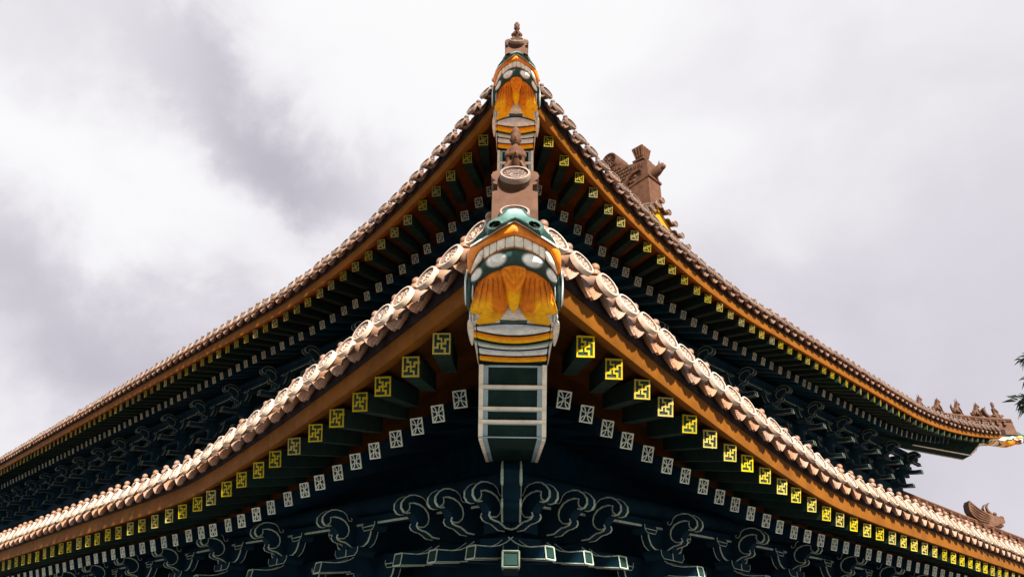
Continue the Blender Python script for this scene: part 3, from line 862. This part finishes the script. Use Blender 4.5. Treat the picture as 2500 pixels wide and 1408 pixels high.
for y0, y1 in zip(ed, ed[1:]):
    panels.append(('panel', patch(-60, 60, y0 + 3, y1 - 3, -.012), 'beam_green'))
    for x0, x1 in ((-72, -60), (60, 72)): panels.append(('panel_border', patch(x0, x1, y0 + 3, y1 - 3, .0), 'beam_blue'))
    panels.append(('panel_border', patch(-60, 60, y0 + 2.5, y0 + 7.5, -.004), 'beam_blue'))
for sg in (-1, 1):
    for y0, y1 in zip(ed, ed[1:]): panels.append(('panel_frame', patch(sg * 72, sg * 83, y0 + 1, y1 - 1, .012, .06), 'beam_cream'))
for y in ed[1:4]:
    rb = MB(); rb.loft([[S(x, y + dy, lf, 0) for dy, lf in ((-5, -.02), (-4, .03), (0, .045), (4, .03), (5, -.02))] for x in (-83, 83)])
    panels.append(('panel_rail', rb, 'beam_cream'))
rb = MB(); rb.loft([[S(x, 1067 + dy, lf, 0) for dy, lf in ((-1.8, -.02), (-1.5, .015), (1.5, .015), (2, -.02))] for x in (-83, 83)])
panels.append(('panel_rail', rb, 'beam_blue'))
def under(x0, x1, lift, th=.03):
    k = dep(1072) / F_PX; mb = MB()
    a0, a1 = S(0, 1070, 0, 0), S(0, 1125, 0, 0)
    nrm = Vector((0, -(a1.z - a0.z), (a1.y - a0.y))).normalized() * -1
    A = [Vector((x, p.y, p.z)) + nrm * lift for x, p in ((x0 * k, a0), (x1 * k, a0), (x1 * k, a1), (x0 * k, a1))]
    B = [v - nrm * th for v in A]; mb.loft([B, A]); return mb
panels.append(('panel', under(-60, 60, .004), 'beam_green'))
for sg in (-1, 1):
    panels.append(('panel_border', under(sg * 60, sg * 72, .010), 'beam_blue')); panels.append(('panel_frame', under(sg * 72, sg * 81, .018), 'beam_cream'))
PAN = [(nm, m_.mesh(nm), mt) for nm, m_, mt in panels]

# hip ridge end: block, moulding, end discs
def ridge_mb():
    mb = MB()
    prof = [(-.20, -.30), (.20, -.30), (.20, .28), (.155, .30), (.155, .40), (.195, .42), (.195, .455), (.17, .47), (.20, .50), (.215, .56), (.20, .62), (.13, .67), (-.13, .67), (-.20, .62), (-.215, .56), (-.20, .50), (-.17, .47), (-.195, .455), (-.195, .42), (-.155, .40), (-.155, .30), (-.20, .28)]
    return [(u * .97, v * .67 if v > 0 else v) for u, v in prof]
def hip_ridge(l, org, outd, sfun, length):
    """ridge swept along the hip; outd = outward diagonal, sfun(q) = z offset at distance q from the tip"""
    out = Vector(outd); ac = Vector((0, 0, 1)).cross(out)   # across
    mb = MB(); rings = []
    qs = [.12 + .0, .5, 1, 1.6, 2.3, 3.2, 4.4, 6, 8, length]
    prof = ridge_mb()
    for q in qs:
        c = org - out * q + Vector((0, 0, sfun(q)))
        tl = -.12 if q < .2 else 0
        rings.append([c + ac * u + Vector((0, 0, v)) + out * (v - .3) * tl for u, v in prof])
    mb.loft(rings)
    return mb
def corner(l, tip, outd, dz_fun, length, visible=True):
    out = Vector(outd); X = Vector((0, 0, 1)).cross(out)
    m = frame(tip, X, -out, Vector((0, 0, 1)))
    k = part('dragon_head', M_head['skull'], 'head_paint', hall, m)
    k['label'] = 'painted dragon head with teeth and orange beard at the tip of the ' + ('lower' if l == 0 else 'upper') + (' near corner' if visible else ' far right corner')
    for nm in ('upper_lip', 'lip_edge', 'nose', 'gum', 'lower_lip', 'chin', 'band_line'): sub(nm, M_head[nm], 'head_paint', k)
    for me in M_teeth + M_beard + M_cheek + M_bands: sub(me.name.split('.')[0], me, 'head_paint', k)
    b = part('hip_beam', M_beam, 'beam_green', hall, m)
    for nm, me, mt in PAN: sub(nm, me, mt, b)
    r = part('hip_ridge', hip_ridge(l, tip, outd, dz_fun, length), 'ridge_clay', hall, smooth=35)
    inv = Matrix()
    for dz, dy, rad, tl in ((.345, -.02, .98, 27), (-.085, -.06, .94, 31)):
        c = tip + Vector((0, 0, dz)) - out * (.10 + dy)
        fm = frame(c, X, -out, Vector((0, 0, 1))) @ Matrix.Rotation(R(-tl), 4, 'X') @ Matrix.Scale(rad, 4)
        sub_ = part('ridge_end_tile', O_disc, None, hall, fm)
        bb = MB(); n = 14
        bb.loft([[(.135 * math.cos(2 * math.pi * q / n), y, .135 * math.sin(2 * math.pi * q / n)) for q in range(n)] for y in (.02, .42)])
        sub('tile_barrel', bb, 'ridge_clay', sub_, 40)
def ridge_caps(l, tip, outd, dz_fun, q0, n):
    out = Vector(outd); ac = Vector((0, 0, 1)).cross(out)
    for sg in (-1, 1):
        for i in range(n):
            q = q0 + i * .30
            c = tip - out * q + Vector((0, 0, dz_fun(q) + .15)) + ac * sg * .24
            part('ridge_nail_cap', M_rcap, 'ridge_clay', hall, Matrix.Translation(c))
M_rcap = MB(); M_rcap.lathe([(.075, -.06), (.075, .03), (.045, .05), (.06, .08), (.06, .12), (.035, .15), (.004, .16)], 8); M_rcap = M_rcap.mesh('ridge_nail_cap', 40)
def dzf(l, far=False):
    v = LV[l]; zt = P(l, -1, s_corner(l, 0)).z
    g = .30 if l == 0 else (.22 if far else .40)
    s0 = s_corner(l, 0)
    def f(q):
        o = q * R2 + s0
        o2 = o - s0
        g2 = o2 * g if o2 < 1 else g + (o2 - 1) * (.65 if l == 0 else (.30 if far else .5))
        return (-.48 if far and l == 0 else 0) + v['h'] + v['a'] * max(0, 1 - o / v['L']) ** v['n'] + g2 - zt - .02
    return f
corner(0, TIPS[0], (0, -1, 0), dzf(0), 9.)
corner(1, TIPS[1], (0, -1, 0), dzf(1), 9.)
def fartip(l):
    t = P(l, 1, LV[l]['W'] - s_corner(l, 0)); return t
corner(1, fartip(1), (1, 0, 0), dzf(1, True), 9., False)
ridge_caps(1, fartip(1), (1, 0, 0), dzf(1, True), .5, 14)
ridge_caps(0, fartip(0), (1, 0, 0), dzf(0, True), 3.2, 26)
part('hip_ridge', hip_ridge(0, fartip(0), (1, 0, 0), dzf(0, True), 10.), 'ridge_clay', hall, smooth=35)
# diagonal bracket under each near corner
dl = MB(); plank_lines(dl, .105, .013); dlm = dl.mesh('painted_outline')
dp = plank_mb(.105).mesh('scroll_plank'); dbk = beak_mb(.12, -.16, .088).mesh('beak_arm'); dfc = beak_face(.12, -.16, .07).mesh('beak_face')
dl2 = MB(); beak_lines(dl2, .12, -.16, .088, .009); dl2m = dl2.mesh('painted_outline')
for l in (0, 1):
    v = LV[l]
    m = frame(Vector((0, v['cy'] + (OB - .05) * 2 ** .5, v['h'] + bz(l, 2.14) + .06)), (1, 0, 0), (0, 1, 0), (0, 0, 1)) @ Matrix.Diagonal((1, 1.35, 1.15, 1))
    c = part('corner_bracket', dp, 'navy_paint', hall, m)
    sub('painted_outline', dlm, 'outline_paint', c); sub('beak_arm', dbk, 'navy_paint', c); sub('beak_face', dfc, 'beam_green', c); sub('painted_outline', dl2m, 'old_outline', c)

# ------------------------------------------------------------------ walls, columns, gable
def wallbox(l, o, z0, z1, th, m, name):
    for side in (-1, 1):
        v = LV[l]; a = P(l, side, o, o, 0, 0, 0); b = P(l, side, (v['W'] - o) if side > 0 else v['end'] + 10, o, 0, 0, 0)
        c = -NO(side) * th; mb = MB()
        mb.add([Vector((p.x, p.y, z)) + q for q in (Vector(), c) for z in (z0, z1) for p in (a, b)],
               [(0, 1, 3, 2), (5, 4, 6, 7), (0, 2, 6, 4), (1, 5, 7, 3), (2, 3, 7, 6), (0, 4, 5, 1)])
        part(name, mb, m, hall)
wallbox(0, 3.4, 0, 4.0, .3, 'wall_red', 'wall')
wallbox(1, 3.05, 7.0, 10.6, .3, 'navy_paint', 'wall')
colm = MB(); colm.lathe([(.36, 0), (.36, .2), (.27, .26), (.27, 2.9)], 16); colm = colm.mesh('column', 50)
for side in (-1, 1):
    for k in range(6):
        s = 2.95 + 4 * k
        if k == 0 and side > 0: continue
        p_ = P(0, side, s, 2.95, 0, 0, 0); p_.z = 0
        part('column', colm, 'column_red', hall, Matrix.Translation(p_))
# upper main slopes and gable above the skirt roof
v = LV[1]; C1 = Vector((v['cx'], v['cy'], 0)); tr, tl = T_(1), T_(-1)
def U(sr, sl, z): return C1 + tr * sr + tl * sl + Vector((0, 0, z))
RZ = 17.35 + EYE; RS = 13.6; GO = 6.0
mb = MB(); zk = v['h'] + roofz(1, 6.0) - .1
rowsz = [(6.0, zk), (8.5, zk + 1.35), (11, zk + 3.1), (RS, RZ - .35)]
for a, (sr, z) in enumerate(rowsz):
    mb.v += [tuple(U(sr, GO - .5, z)), tuple(U(sr, 50, z))]
for a, (sr, z) in enumerate(reversed(rowsz[:-1])):
    mb.v += [tuple(U(2 * RS - sr, GO - .5, z)), tuple(U(2 * RS - sr, 50, z))]
for i in range(6): mb.f.append((2 * i, 2 * i + 1, 2 * i + 3, 2 * i + 2))
part('roof', mb, 'tile', hall)
mb = MB(); tri = [(sr, z) for sr, z in rowsz] + [(2 * RS - sr, z) for sr, z in reversed(rowsz[:-1])]
mb.prism(tri, GO + .02, GO + .3, lambda u, w, q: U(u, q, w))
part('gable_wall', mb, 'wall_red', hall)
# bargeboards with their own small tiles
edge = [(RS, RZ), (RS + 1.2, RZ - 1.1), (RS + 2.4, RZ - 2.1), (RS + 4.2, RZ - 3.4), (RS + 7.0, RZ - 5.0)]
for sg in (-1, 1):
    bb = MB(); pl = [(RS + sg * (u - RS), w) for u, w in edge]
    poly = pl + [(u, w - .75) for u, w in reversed(pl)]
    bb.prism(poly, GO - .45, GO - .30, lambda u, w, q: U(u, q, w)); part('bargeboard', bb, 'gable_plaster', hall)
    dd = resample(pl, 17)
    for i, (u, w) in enumerate(dd):
        X, Y, Z = sframe(1)
        if i == 0 and sg > 0: continue
        p_ = U(u, GO - .72, w + .08)
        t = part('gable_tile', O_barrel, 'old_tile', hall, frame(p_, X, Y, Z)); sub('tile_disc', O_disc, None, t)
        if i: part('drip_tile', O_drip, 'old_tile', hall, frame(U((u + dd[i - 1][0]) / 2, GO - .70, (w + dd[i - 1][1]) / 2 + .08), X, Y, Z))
mr = MB(); pr = [(-.3, -.4), (.3, -.4), (.3, .5), (.22, .6), (.3, .7), (.3, 1.0), (.15, 1.15), (-.15, 1.15), (-.3, 1.0), (-.3, .7), (-.22, .6), (-.3, .5)]
mr.loft([[U(RS + u, q, RZ + w) for u, w in pr] for q in (GO + .3, 45)]); part('main_ridge', mr, 'ridge_clay', hall)

# ------------------------------------------------------------------ ridge ornament on the gable end
X, Y, Z = sframe(1)
mw = frame(U(RS, GO - .1, RZ + .1), X, Y, Z)          # local: x along right eave, y inward along the ridge, z up
orn = thing('ridge_ornament', 'large brown dragon-fish ridge end ornament with fan crest above the right eave', 'roof ornament', mw)
yzp = lambda u, v_, w: (w, u, v_)
mb = MB(); mb.prism([(-.32, -.65), (.5, -.65), (.8, -.3), (1.1, .2), (1.2, .95), (-.32, 1.12)], -.42, .42, yzp)
part('base_block', mb, 'ridge_clay', orn, mw)
mb = MB(); body = [(-.30, 1.2), (.9, 1.0), (1.3, 1.25), (1.7, 1.75), (1.9, 2.3), (1.8, 2.8), (1.5, 2.75), (1.2, 2.5), (.9, 2.35), (.5, 2.18), (-.30, 2.02)]
mb.prism(body, -.38, .38, yzp); part('body', mb, 'ridge_clay', orn, mw)
mb = MB(); mb.prism([(-.38, 1.12), (1.22, .93), (1.24, 1.02), (-.38, 1.22)], -.45, .45, yzp); part('moulding', mb, 'ridge_clay', orn, mw)
mb = MB(); n = 24; DY, DZ = 1.52, 2.88
mb.loft([[(x, DY + rr * math.cos(2 * math.pi * k / n), DZ + rr * math.sin(2 * math.pi * k / n)) for k in range(n)] for x, rr in ((-.44, .30), (-.5, .34), (-.5, .39), (-.44, .40), (.38, .40))])
for k in range(12):
    a = 2 * math.pi * k / 12
    mb.tube([(-.46, DY + .06 * math.cos(a), DZ + .06 * math.sin(a)), (-.46, DY + .28 * math.cos(a + .3), DZ + .28 * math.sin(a + .3))], .024, 5)
part('tail_curl', mb, 'ridge_clay', orn, mw, 40)
mb = MB(); HY = .18
mb.loft([[(sx * w, HY + sy * w * .9, z) for sx, sy in ((-1, -1), (1, -1), (1, 1), (-1, 1))] for z, w in ((1.95, .30), (2.12, .30), (2.16, .2), (2.22, .2), (2.27, .30), (2.35, .31), (2.42, .2), (2.5, .2), (2.95, .30), (3.02, .27), (3.03, .1))])
for k in range(4):
    q = -.19 + .127 * k
    mb.tube([(-.205, HY + q * .8, 2.5), (-.30, HY + q * 1.2, 2.96)], .03, 5)
    mb.tube([(q, HY - .19, 2.5), (q * 1.4, HY - .28, 2.96)], .03, 5)
part('sword_hilt', mb, 'ridge_clay', orn, mw)
mb = MB()
for r in range(9):
    for c in range(11):
        y = .35 + c * .155 + (.077 if r % 2 else 0); z = 1.15 + r * .17
        lo = 1.1 if y < .9 else 1.05 + (y - .9) * 1.15; hi = 2.1 + max(0, y - .4) * .42
        if z < lo + .1 or z > hi or y > 1.75: continue
        mb.loft([[(-.385 - h, y + rr * math.cos(a) * .10, z + rr * math.sin(a) * .10) for a in [math.pi * (.9 + 1.2 * q / 6) for q in range(7)]] for rr, h in ((1, 0), (.92, .035), (.3, .05))])
part('scale', mb, 'ridge_clay', orn, mw)['label'] = 'rows of carved scales on the flank'
mb = MB(); mb.tube([(-.40, 1.0, 1.1), (-.46, .8, 1.2), (-.47, .62, 1.5), (-.46, .35, 1.62), (-.44, .1, 1.66)], [.13, .12, .09, .08, .05], 7)
for q in (-.14, 0, .14): mb.tube([(-.44, .12, 1.66), (-.45, -.02, 1.68 + q * .6), (-.44, -.1, 1.62 + q)], [.04, .035, .012], 5)
for q in range(6): mb.tube([(-.40, .45 - q * .1, 1.72 + .05 * (q % 2)), (-.43, .38 - q * .1, 1.9), (-.40, .42 - q * .1, 2.04)], [.03, .04, .015], 5)
part('carved_leg', mb, 'ridge_clay', orn, mw, 50)
mb = MB(); mb.tube([(0, -.25, 1.4), (0, -.5, 1.48), (0, -.7, 1.62), (0, -.82, 1.74)], [.2, .19, .17, .05], 9)
mb.ellipsoid((.0, -.74, 1.58), (.13, .18, .13)); mb.tube([(.08, -.66, 1.72), (.1, -.7, 1.88)], [.05, .01], 5); mb.tube([(-.08, -.66, 1.72), (-.1, -.7, 1.88)], [.05, .01], 5)
part('back_beast', mb, 'ridge_clay', orn, mw, 60)

# ------------------------------------------------------------------ figures on the hip ridges
def rider_mesh():
    """robed figure with cap, astride a bird that faces outward (-y)"""
    mb = MB(); n = 14
    sec = [(0, .125, .12, -.02), (.05, .13, .125, -.02), (.14, .112, .105, -.02), (.24, .085, .085, -.01), (.30, .092, .085, .0), (.38, .10, .075, .01), (.42, .085, .06, .01), (.445, .045, .042, .01), (.46, .034, .034, .005), (.475, .05, .052, .0), (.52, .062, .062, -.005), (.56, .06, .06, 0), (.585, .058, .058, 0), (.60, .066, .066, 0), (.625, .05, .05, 0), (.65, .042, .042, 0), (.675, .02, .02, 0)]
    mb.loft([[(rx * math.cos(2 * math.pi * k / n), dy + ry * math.sin(2 * math.pi * k / n), z) for k in range(n)] for z, rx, ry, dy in sec])
    for sg in (-1, 1):
        mb.tube([(sg * .07, .01, .40), (sg * .098, -.02, .33), (sg * .088, -.07, .27), (sg * .04, -.105, .27), (0, -.11, .28)], [.03, .033, .036, .034, .03], 8)
        mb.tube([(sg * .075, -.075, .27), (sg * .085, -.07, .19), (sg * .09, -.05, .12)], [.028, .03, .012], 6)
        mb.tube([(sg * .06, -.10, .18), (sg * .11, -.12, .08), (sg * .135, -.12, 0)], [.03, .035, .03], 6)
        mb.tube([(sg * .105, .05, .16), (sg * .14, .08, .10), (sg * .145, .2, .12)], [.03, .045, .015], 6)
        mb.ellipsoid((sg * .022, -.056, .53), (.01, .008, .007), 6, 4)
        mb.ellipsoid((sg * .062, 0, .525), (.01, .016, .02), 6, 4)
    mb.ellipsoid((0, -.064, .515), (.009, .014, .018), 6, 4); mb.ellipsoid((0, -.058, .49), (.018, .01, .007), 6, 4)
    mb.ellipsoid((0, .10, .07), (.12, .26, .09)); mb.tube([(0, -.10, .05), (0, -.19, .06), (0, -.24, .12)], [.06, .05, .04], 8)
    mb.ellipsoid((0, -.255, .135), (.034, .05, .036)); mb.tube([(0, -.29, .13), (0, -.33, .12)], [.016, .003], 5)
    for q in (-.5, 0, .5): mb.tube([(q * .1, .28, .1), (q * .18, .40, .2), (q * .22, .42, .36), (q * .2, .36, .46)], [.05, .055, .05, .015], 6)
    mb.v = [(x * .8, y, z) for x, y, z in mb.v]
    return mb.mesh('ridge_figure', 60)
def beast_mesh(v):
    mb = MB()
    mb.ellipsoid((0, .10, .14), (.12, .17, .14)); mb.tube([(0, .08, .12), (0, .0, .26), (0, -.05, .38)], [.12, .105, .08], 9)
    hz = .43; mb.ellipsoid((0, -.09, hz), (.075, .10, .075)); mb.tube([(0, -.13, hz - .01), (0, -.215, hz - .03)], [.05, .034], 7)
    for sg in (-1, 1):
        mb.tube([(sg * .065, -.05, .30), (sg * .08, -.13, .15), (sg * .085, -.15, .02), (sg * .085, -.2, .015)], [.045, .035, .03, .028], 7)
        mb.tube([(sg * .1, .12, .14), (sg * .125, .02, .1), (sg * .12, -.05, .02)], [.07, .06, .03], 7)
        e = [.10, .07, .12, .05][v % 4]
        mb.tube([(sg * .045, -.06, hz + .05), (sg * .06, -.03, hz + .06 + e)], [.028, .006], 5)
    tl = [(.26, .10, .30), (.28, .14, .2), (.25, .2, .42), (.24, .1, .25)][v % 4]
    mb.tube([(0, .20, .08), (0, tl[0], tl[1]), (0, tl[0] + .03, tl[2] * .8), (0, tl[0] - .02, tl[2])], [.06, .06, .05, .012], 7)
    for q in range(5): mb.tube([(0, -.02 + q * .035, .46 - q * .06), (0, .05 + q * .045, .45 - q * .06)], [.04, .01], 5)
    mb.v = [(x, y * .72, z * 1.08) for x, y, z in mb.v]
    return mb.mesh('ridge_figure', 60)
RM = rider_mesh()
def figure(me, mw, label, group=None, k=1.):
    o = bpy.data.objects.new('ridge_figure', me); COL.objects.link(o); o.matrix_world = mw @ Matrix.Scale(k, 4)
    if not me.materials: me.materials.append(MAT['ridge_clay'])
    o['label'] = label; o['category'] = 'statue'
    if group: o['group'] = group
    return o
GRP = 'glazed figures on the roof corners'
def ridge_top(l, tip, outd, q): return tip - Vector(outd) * q + Vector((0, 0, dzf(l, outd[0] > .5)(q) + .444))
for l, lab in ((0, 'robed figure with a cap on the lower corner above the near dragon head'), (1, 'small robed figure at the very top of the upper corner against the sky')):
    figure(RM, frame(ridge_top(l, TIPS[l], (0, -1, 0), .42), (1, 0, 0), (0, 1, 0), (0, 0, 1)), lab, GRP)
ft = fartip(1); labs = ['rider on a bird, rightmost figure on the far right upper corner', 'seated beast next to the rider on the far right upper corner', 'seated beast with raised head, middle of the five far right figures', 'seated beast with upright tail, second from the left of the far right figures', 'leftmost seated beast of the far right figures, half behind the tile ends']
for i, q in enumerate((.62, 1.40, 2.22, 3.05, 3.82)):
    me = RM if i == 0 else beast_mesh(i)
    figure(me, frame(ridge_top(1, ft, (1, 0, 0), q), (0, 1, 0), (-1, 0, 0), (0, 0, 1)), labs[i], GRP, 1.15 if i else 1.15)
# horned beast on the lower far hip
bq = None; tipf = fartip(0)
d_ = ray(2420, 1290); xb = d_.x / d_.y * tipf.y; qb = tipf.x - xb
bm_ = ridge_top(0, tipf, (1, 0, 0), qb)
mwb = frame(bm_, (0, 1, 0), (-1, 0, 0), (0, 0, 1)) @ Matrix.Scale(.68, 4)
hbst = thing('ridge_beast', 'horned dragon head with swept mane on the lower right hip ridge', 'roof ornament', mwb)
mb = MB()
mb.loft([[(sx * w, y, z0 + (z1 - z0) * t) for sx, t in ((-1, 0), (1, 0), (1, .7), (.6, 1), (-.6, 1), (-1, .7))] for y, z0, z1, w in ((.75, -.1, .25, .16), (.4, -.1, .62, .27), (.0, -.05, .75, .3), (-.3, .0, .72, .28), (-.45, .1, .62, .22), (-.75, .15, .52, .18), (-.88, .2, .46, .12))])
mb.ellipsoid((0, -.8, .5), (.16, .14, .12)); mb.ellipsoid((.2, -.35, .7), (.09, .12, .1)); mb.ellipsoid((-.2, -.35, .7), (.09, .12, .1))
mb.tube([(0, -.3, .05), (0, -.6, .02), (0, -.78, .08)], [.14, .12, .06], 7)
part('head', mb, 'ridge_clay', hbst, mwb, 50)
mb = MB(); mane = [(-.1, .45), (.35, .75), (.75, 1.2), (1.0, 1.45), (1.12, 1.25), (1.15, .9), (1.0, .5), (.7, .2), (.3, .05)]
mb.prism(mane, -.3, .3, yzp)
for k in range(5):
    for sg in (-1, 1): mb.tube([(sg * .31, .05 + .04 * k, .55 - .1 * k), (sg * .33, .5 + .06 * k, .85 - .14 * k), (sg * .31, .98 + .02 * k, 1.3 - .17 * k)], [.05, .06, .02], 6)
part('mane', mb, 'ridge_clay', hbst, mwb, 40)
for sg in (-1, 1):
    mb = MB(); mb.tube([(sg * .14, -.15, .72), (sg * .17, .02, .9), (sg * .2, .05, 1.1), (sg * .2, -.08, 1.28), (sg * .2, -.24, 1.36)], [.09, .085, .07, .045, .01], 8)
    part('horn', mb, 'ridge_clay', hbst, mwb, 60)

# ------------------------------------------------------------------ tree at the right edge
base = Vector((7.4, 6.2, 0))
tree = thing('podocarpus_tree', 'tree with long narrow leaves reaching into the right edge of the view', 'tree', Matrix.Translation(base))
tk = MB(); tk.tube([(0, 0, 0), (.05, .05, 1.2), (-.05, .0, 2.4), (.05, .1, 3.6), (0, 0, 5.0), (.1, .1, 6.4)], [.2, .17, .15, .12, .08, .03], 10)
cr = MB(); rr = random.Random(11)
def leafcluster(c, d, n, ln):
    d = d.normalized(); a = d.orthogonal().normalized(); b = d.cross(a)
    for k in range(n):
        ph = rr.uniform(0, 6.283); t = k / n
        p = c + d * (t * .16)
        dirv = (d * rr.uniform(.15, .9) + (a * math.cos(ph) + b * math.sin(ph)) * 1.0 + Vector((0, 0, -.25))).normalized()
        sd_ = dirv.cross(Vector((rr.uniform(-1, 1), rr.uniform(-1, 1), rr.uniform(-1, 1)))).normalized()
        l_ = ln * rr.uniform(.7, 1.15); w = .0065
        m1 = p + dirv * l_ * .5 + Vector((0, 0, .008)); e = p + dirv * l_ + Vector((0, 0, -.025))
        cr.add([p, m1 + sd_ * w, e, m1 - sd_ * w], [(0, 1, 2), (0, 2, 3)])
def limb(p0, p1, r, ncl):
    mid = (p0 + p1) / 2 + Vector((rr.uniform(-.1, .1), rr.uniform(-.1, .1), .12))
    tk.tube([p0, mid, p1], [r, r * .6, r * .2], 6)
    for i in range(ncl):
        t = .35 + .65 * i / max(1, ncl - 1)
        c = p0.lerp(mid, t * 2) if t < .5 else mid.lerp(p1, t * 2 - 1)
        tw = c + Vector((rr.uniform(-.28, .28), rr.uniform(-.28, .28), rr.uniform(-.18, .25)))
        tk.tube([c, tw], [.008, .004], 4)
        leafcluster(tw, (tw - c), 26, .12)
    leafcluster(p1, p1 - mid, 30, .12)
for k in range(34):
    z = 2.0 + 4.3 * k / 34; a = k * 2.4; ln = 1.5 * (1 - .5 * (z - 2) / 4.5)
    q = Vector((math.cos(a) * ln, math.sin(a) * ln, z + .3))
    if q.x < -1.1: q.x = -1.1
    limb(Vector((0, 0, z)), q, .03, 9)
def world_at(px, py, d): 
    r_ = ray(px, py); r_ = r_ * d; r_.z += EYE; return r_ - base
for px, py, dd in ((2500, 970, 7.4), (2516, 985, 7.4), (2516, 868, 7.5), (2526, 915, 7.4)):
    e = world_at(px, py, dd); s_ = Vector((-.2, 0, e.z - .35)); mid = (s_ + e) / 2 + Vector((0, 0, .2))
    tk.tube([s_, mid, e], [.03, .02, .006], 6)
    dv = (e - mid).normalized()
    for q in range(3): leafcluster(e - dv * .05 * q, Vector((-.5, -.2, -.25)), 15, .125)
    for q in range(16):
        t = q / 16; c = s_.lerp(mid, t * 2) if t < .5 else mid.lerp(e, t * 2 - 1)
        if t > .8: continue
        tw = c + Vector((rr.uniform(-.1, .1), rr.uniform(-.2, .2), rr.uniform(-.2, .2))); tk.tube([c, tw], [.007, .004], 4); leafcluster(tw, tw - c, 22, .12)
part('trunk', tk, 'bark', tree, Matrix.Translation(base), 60)
part('crown', cr, 'leaf', tree, Matrix.Translation(base))
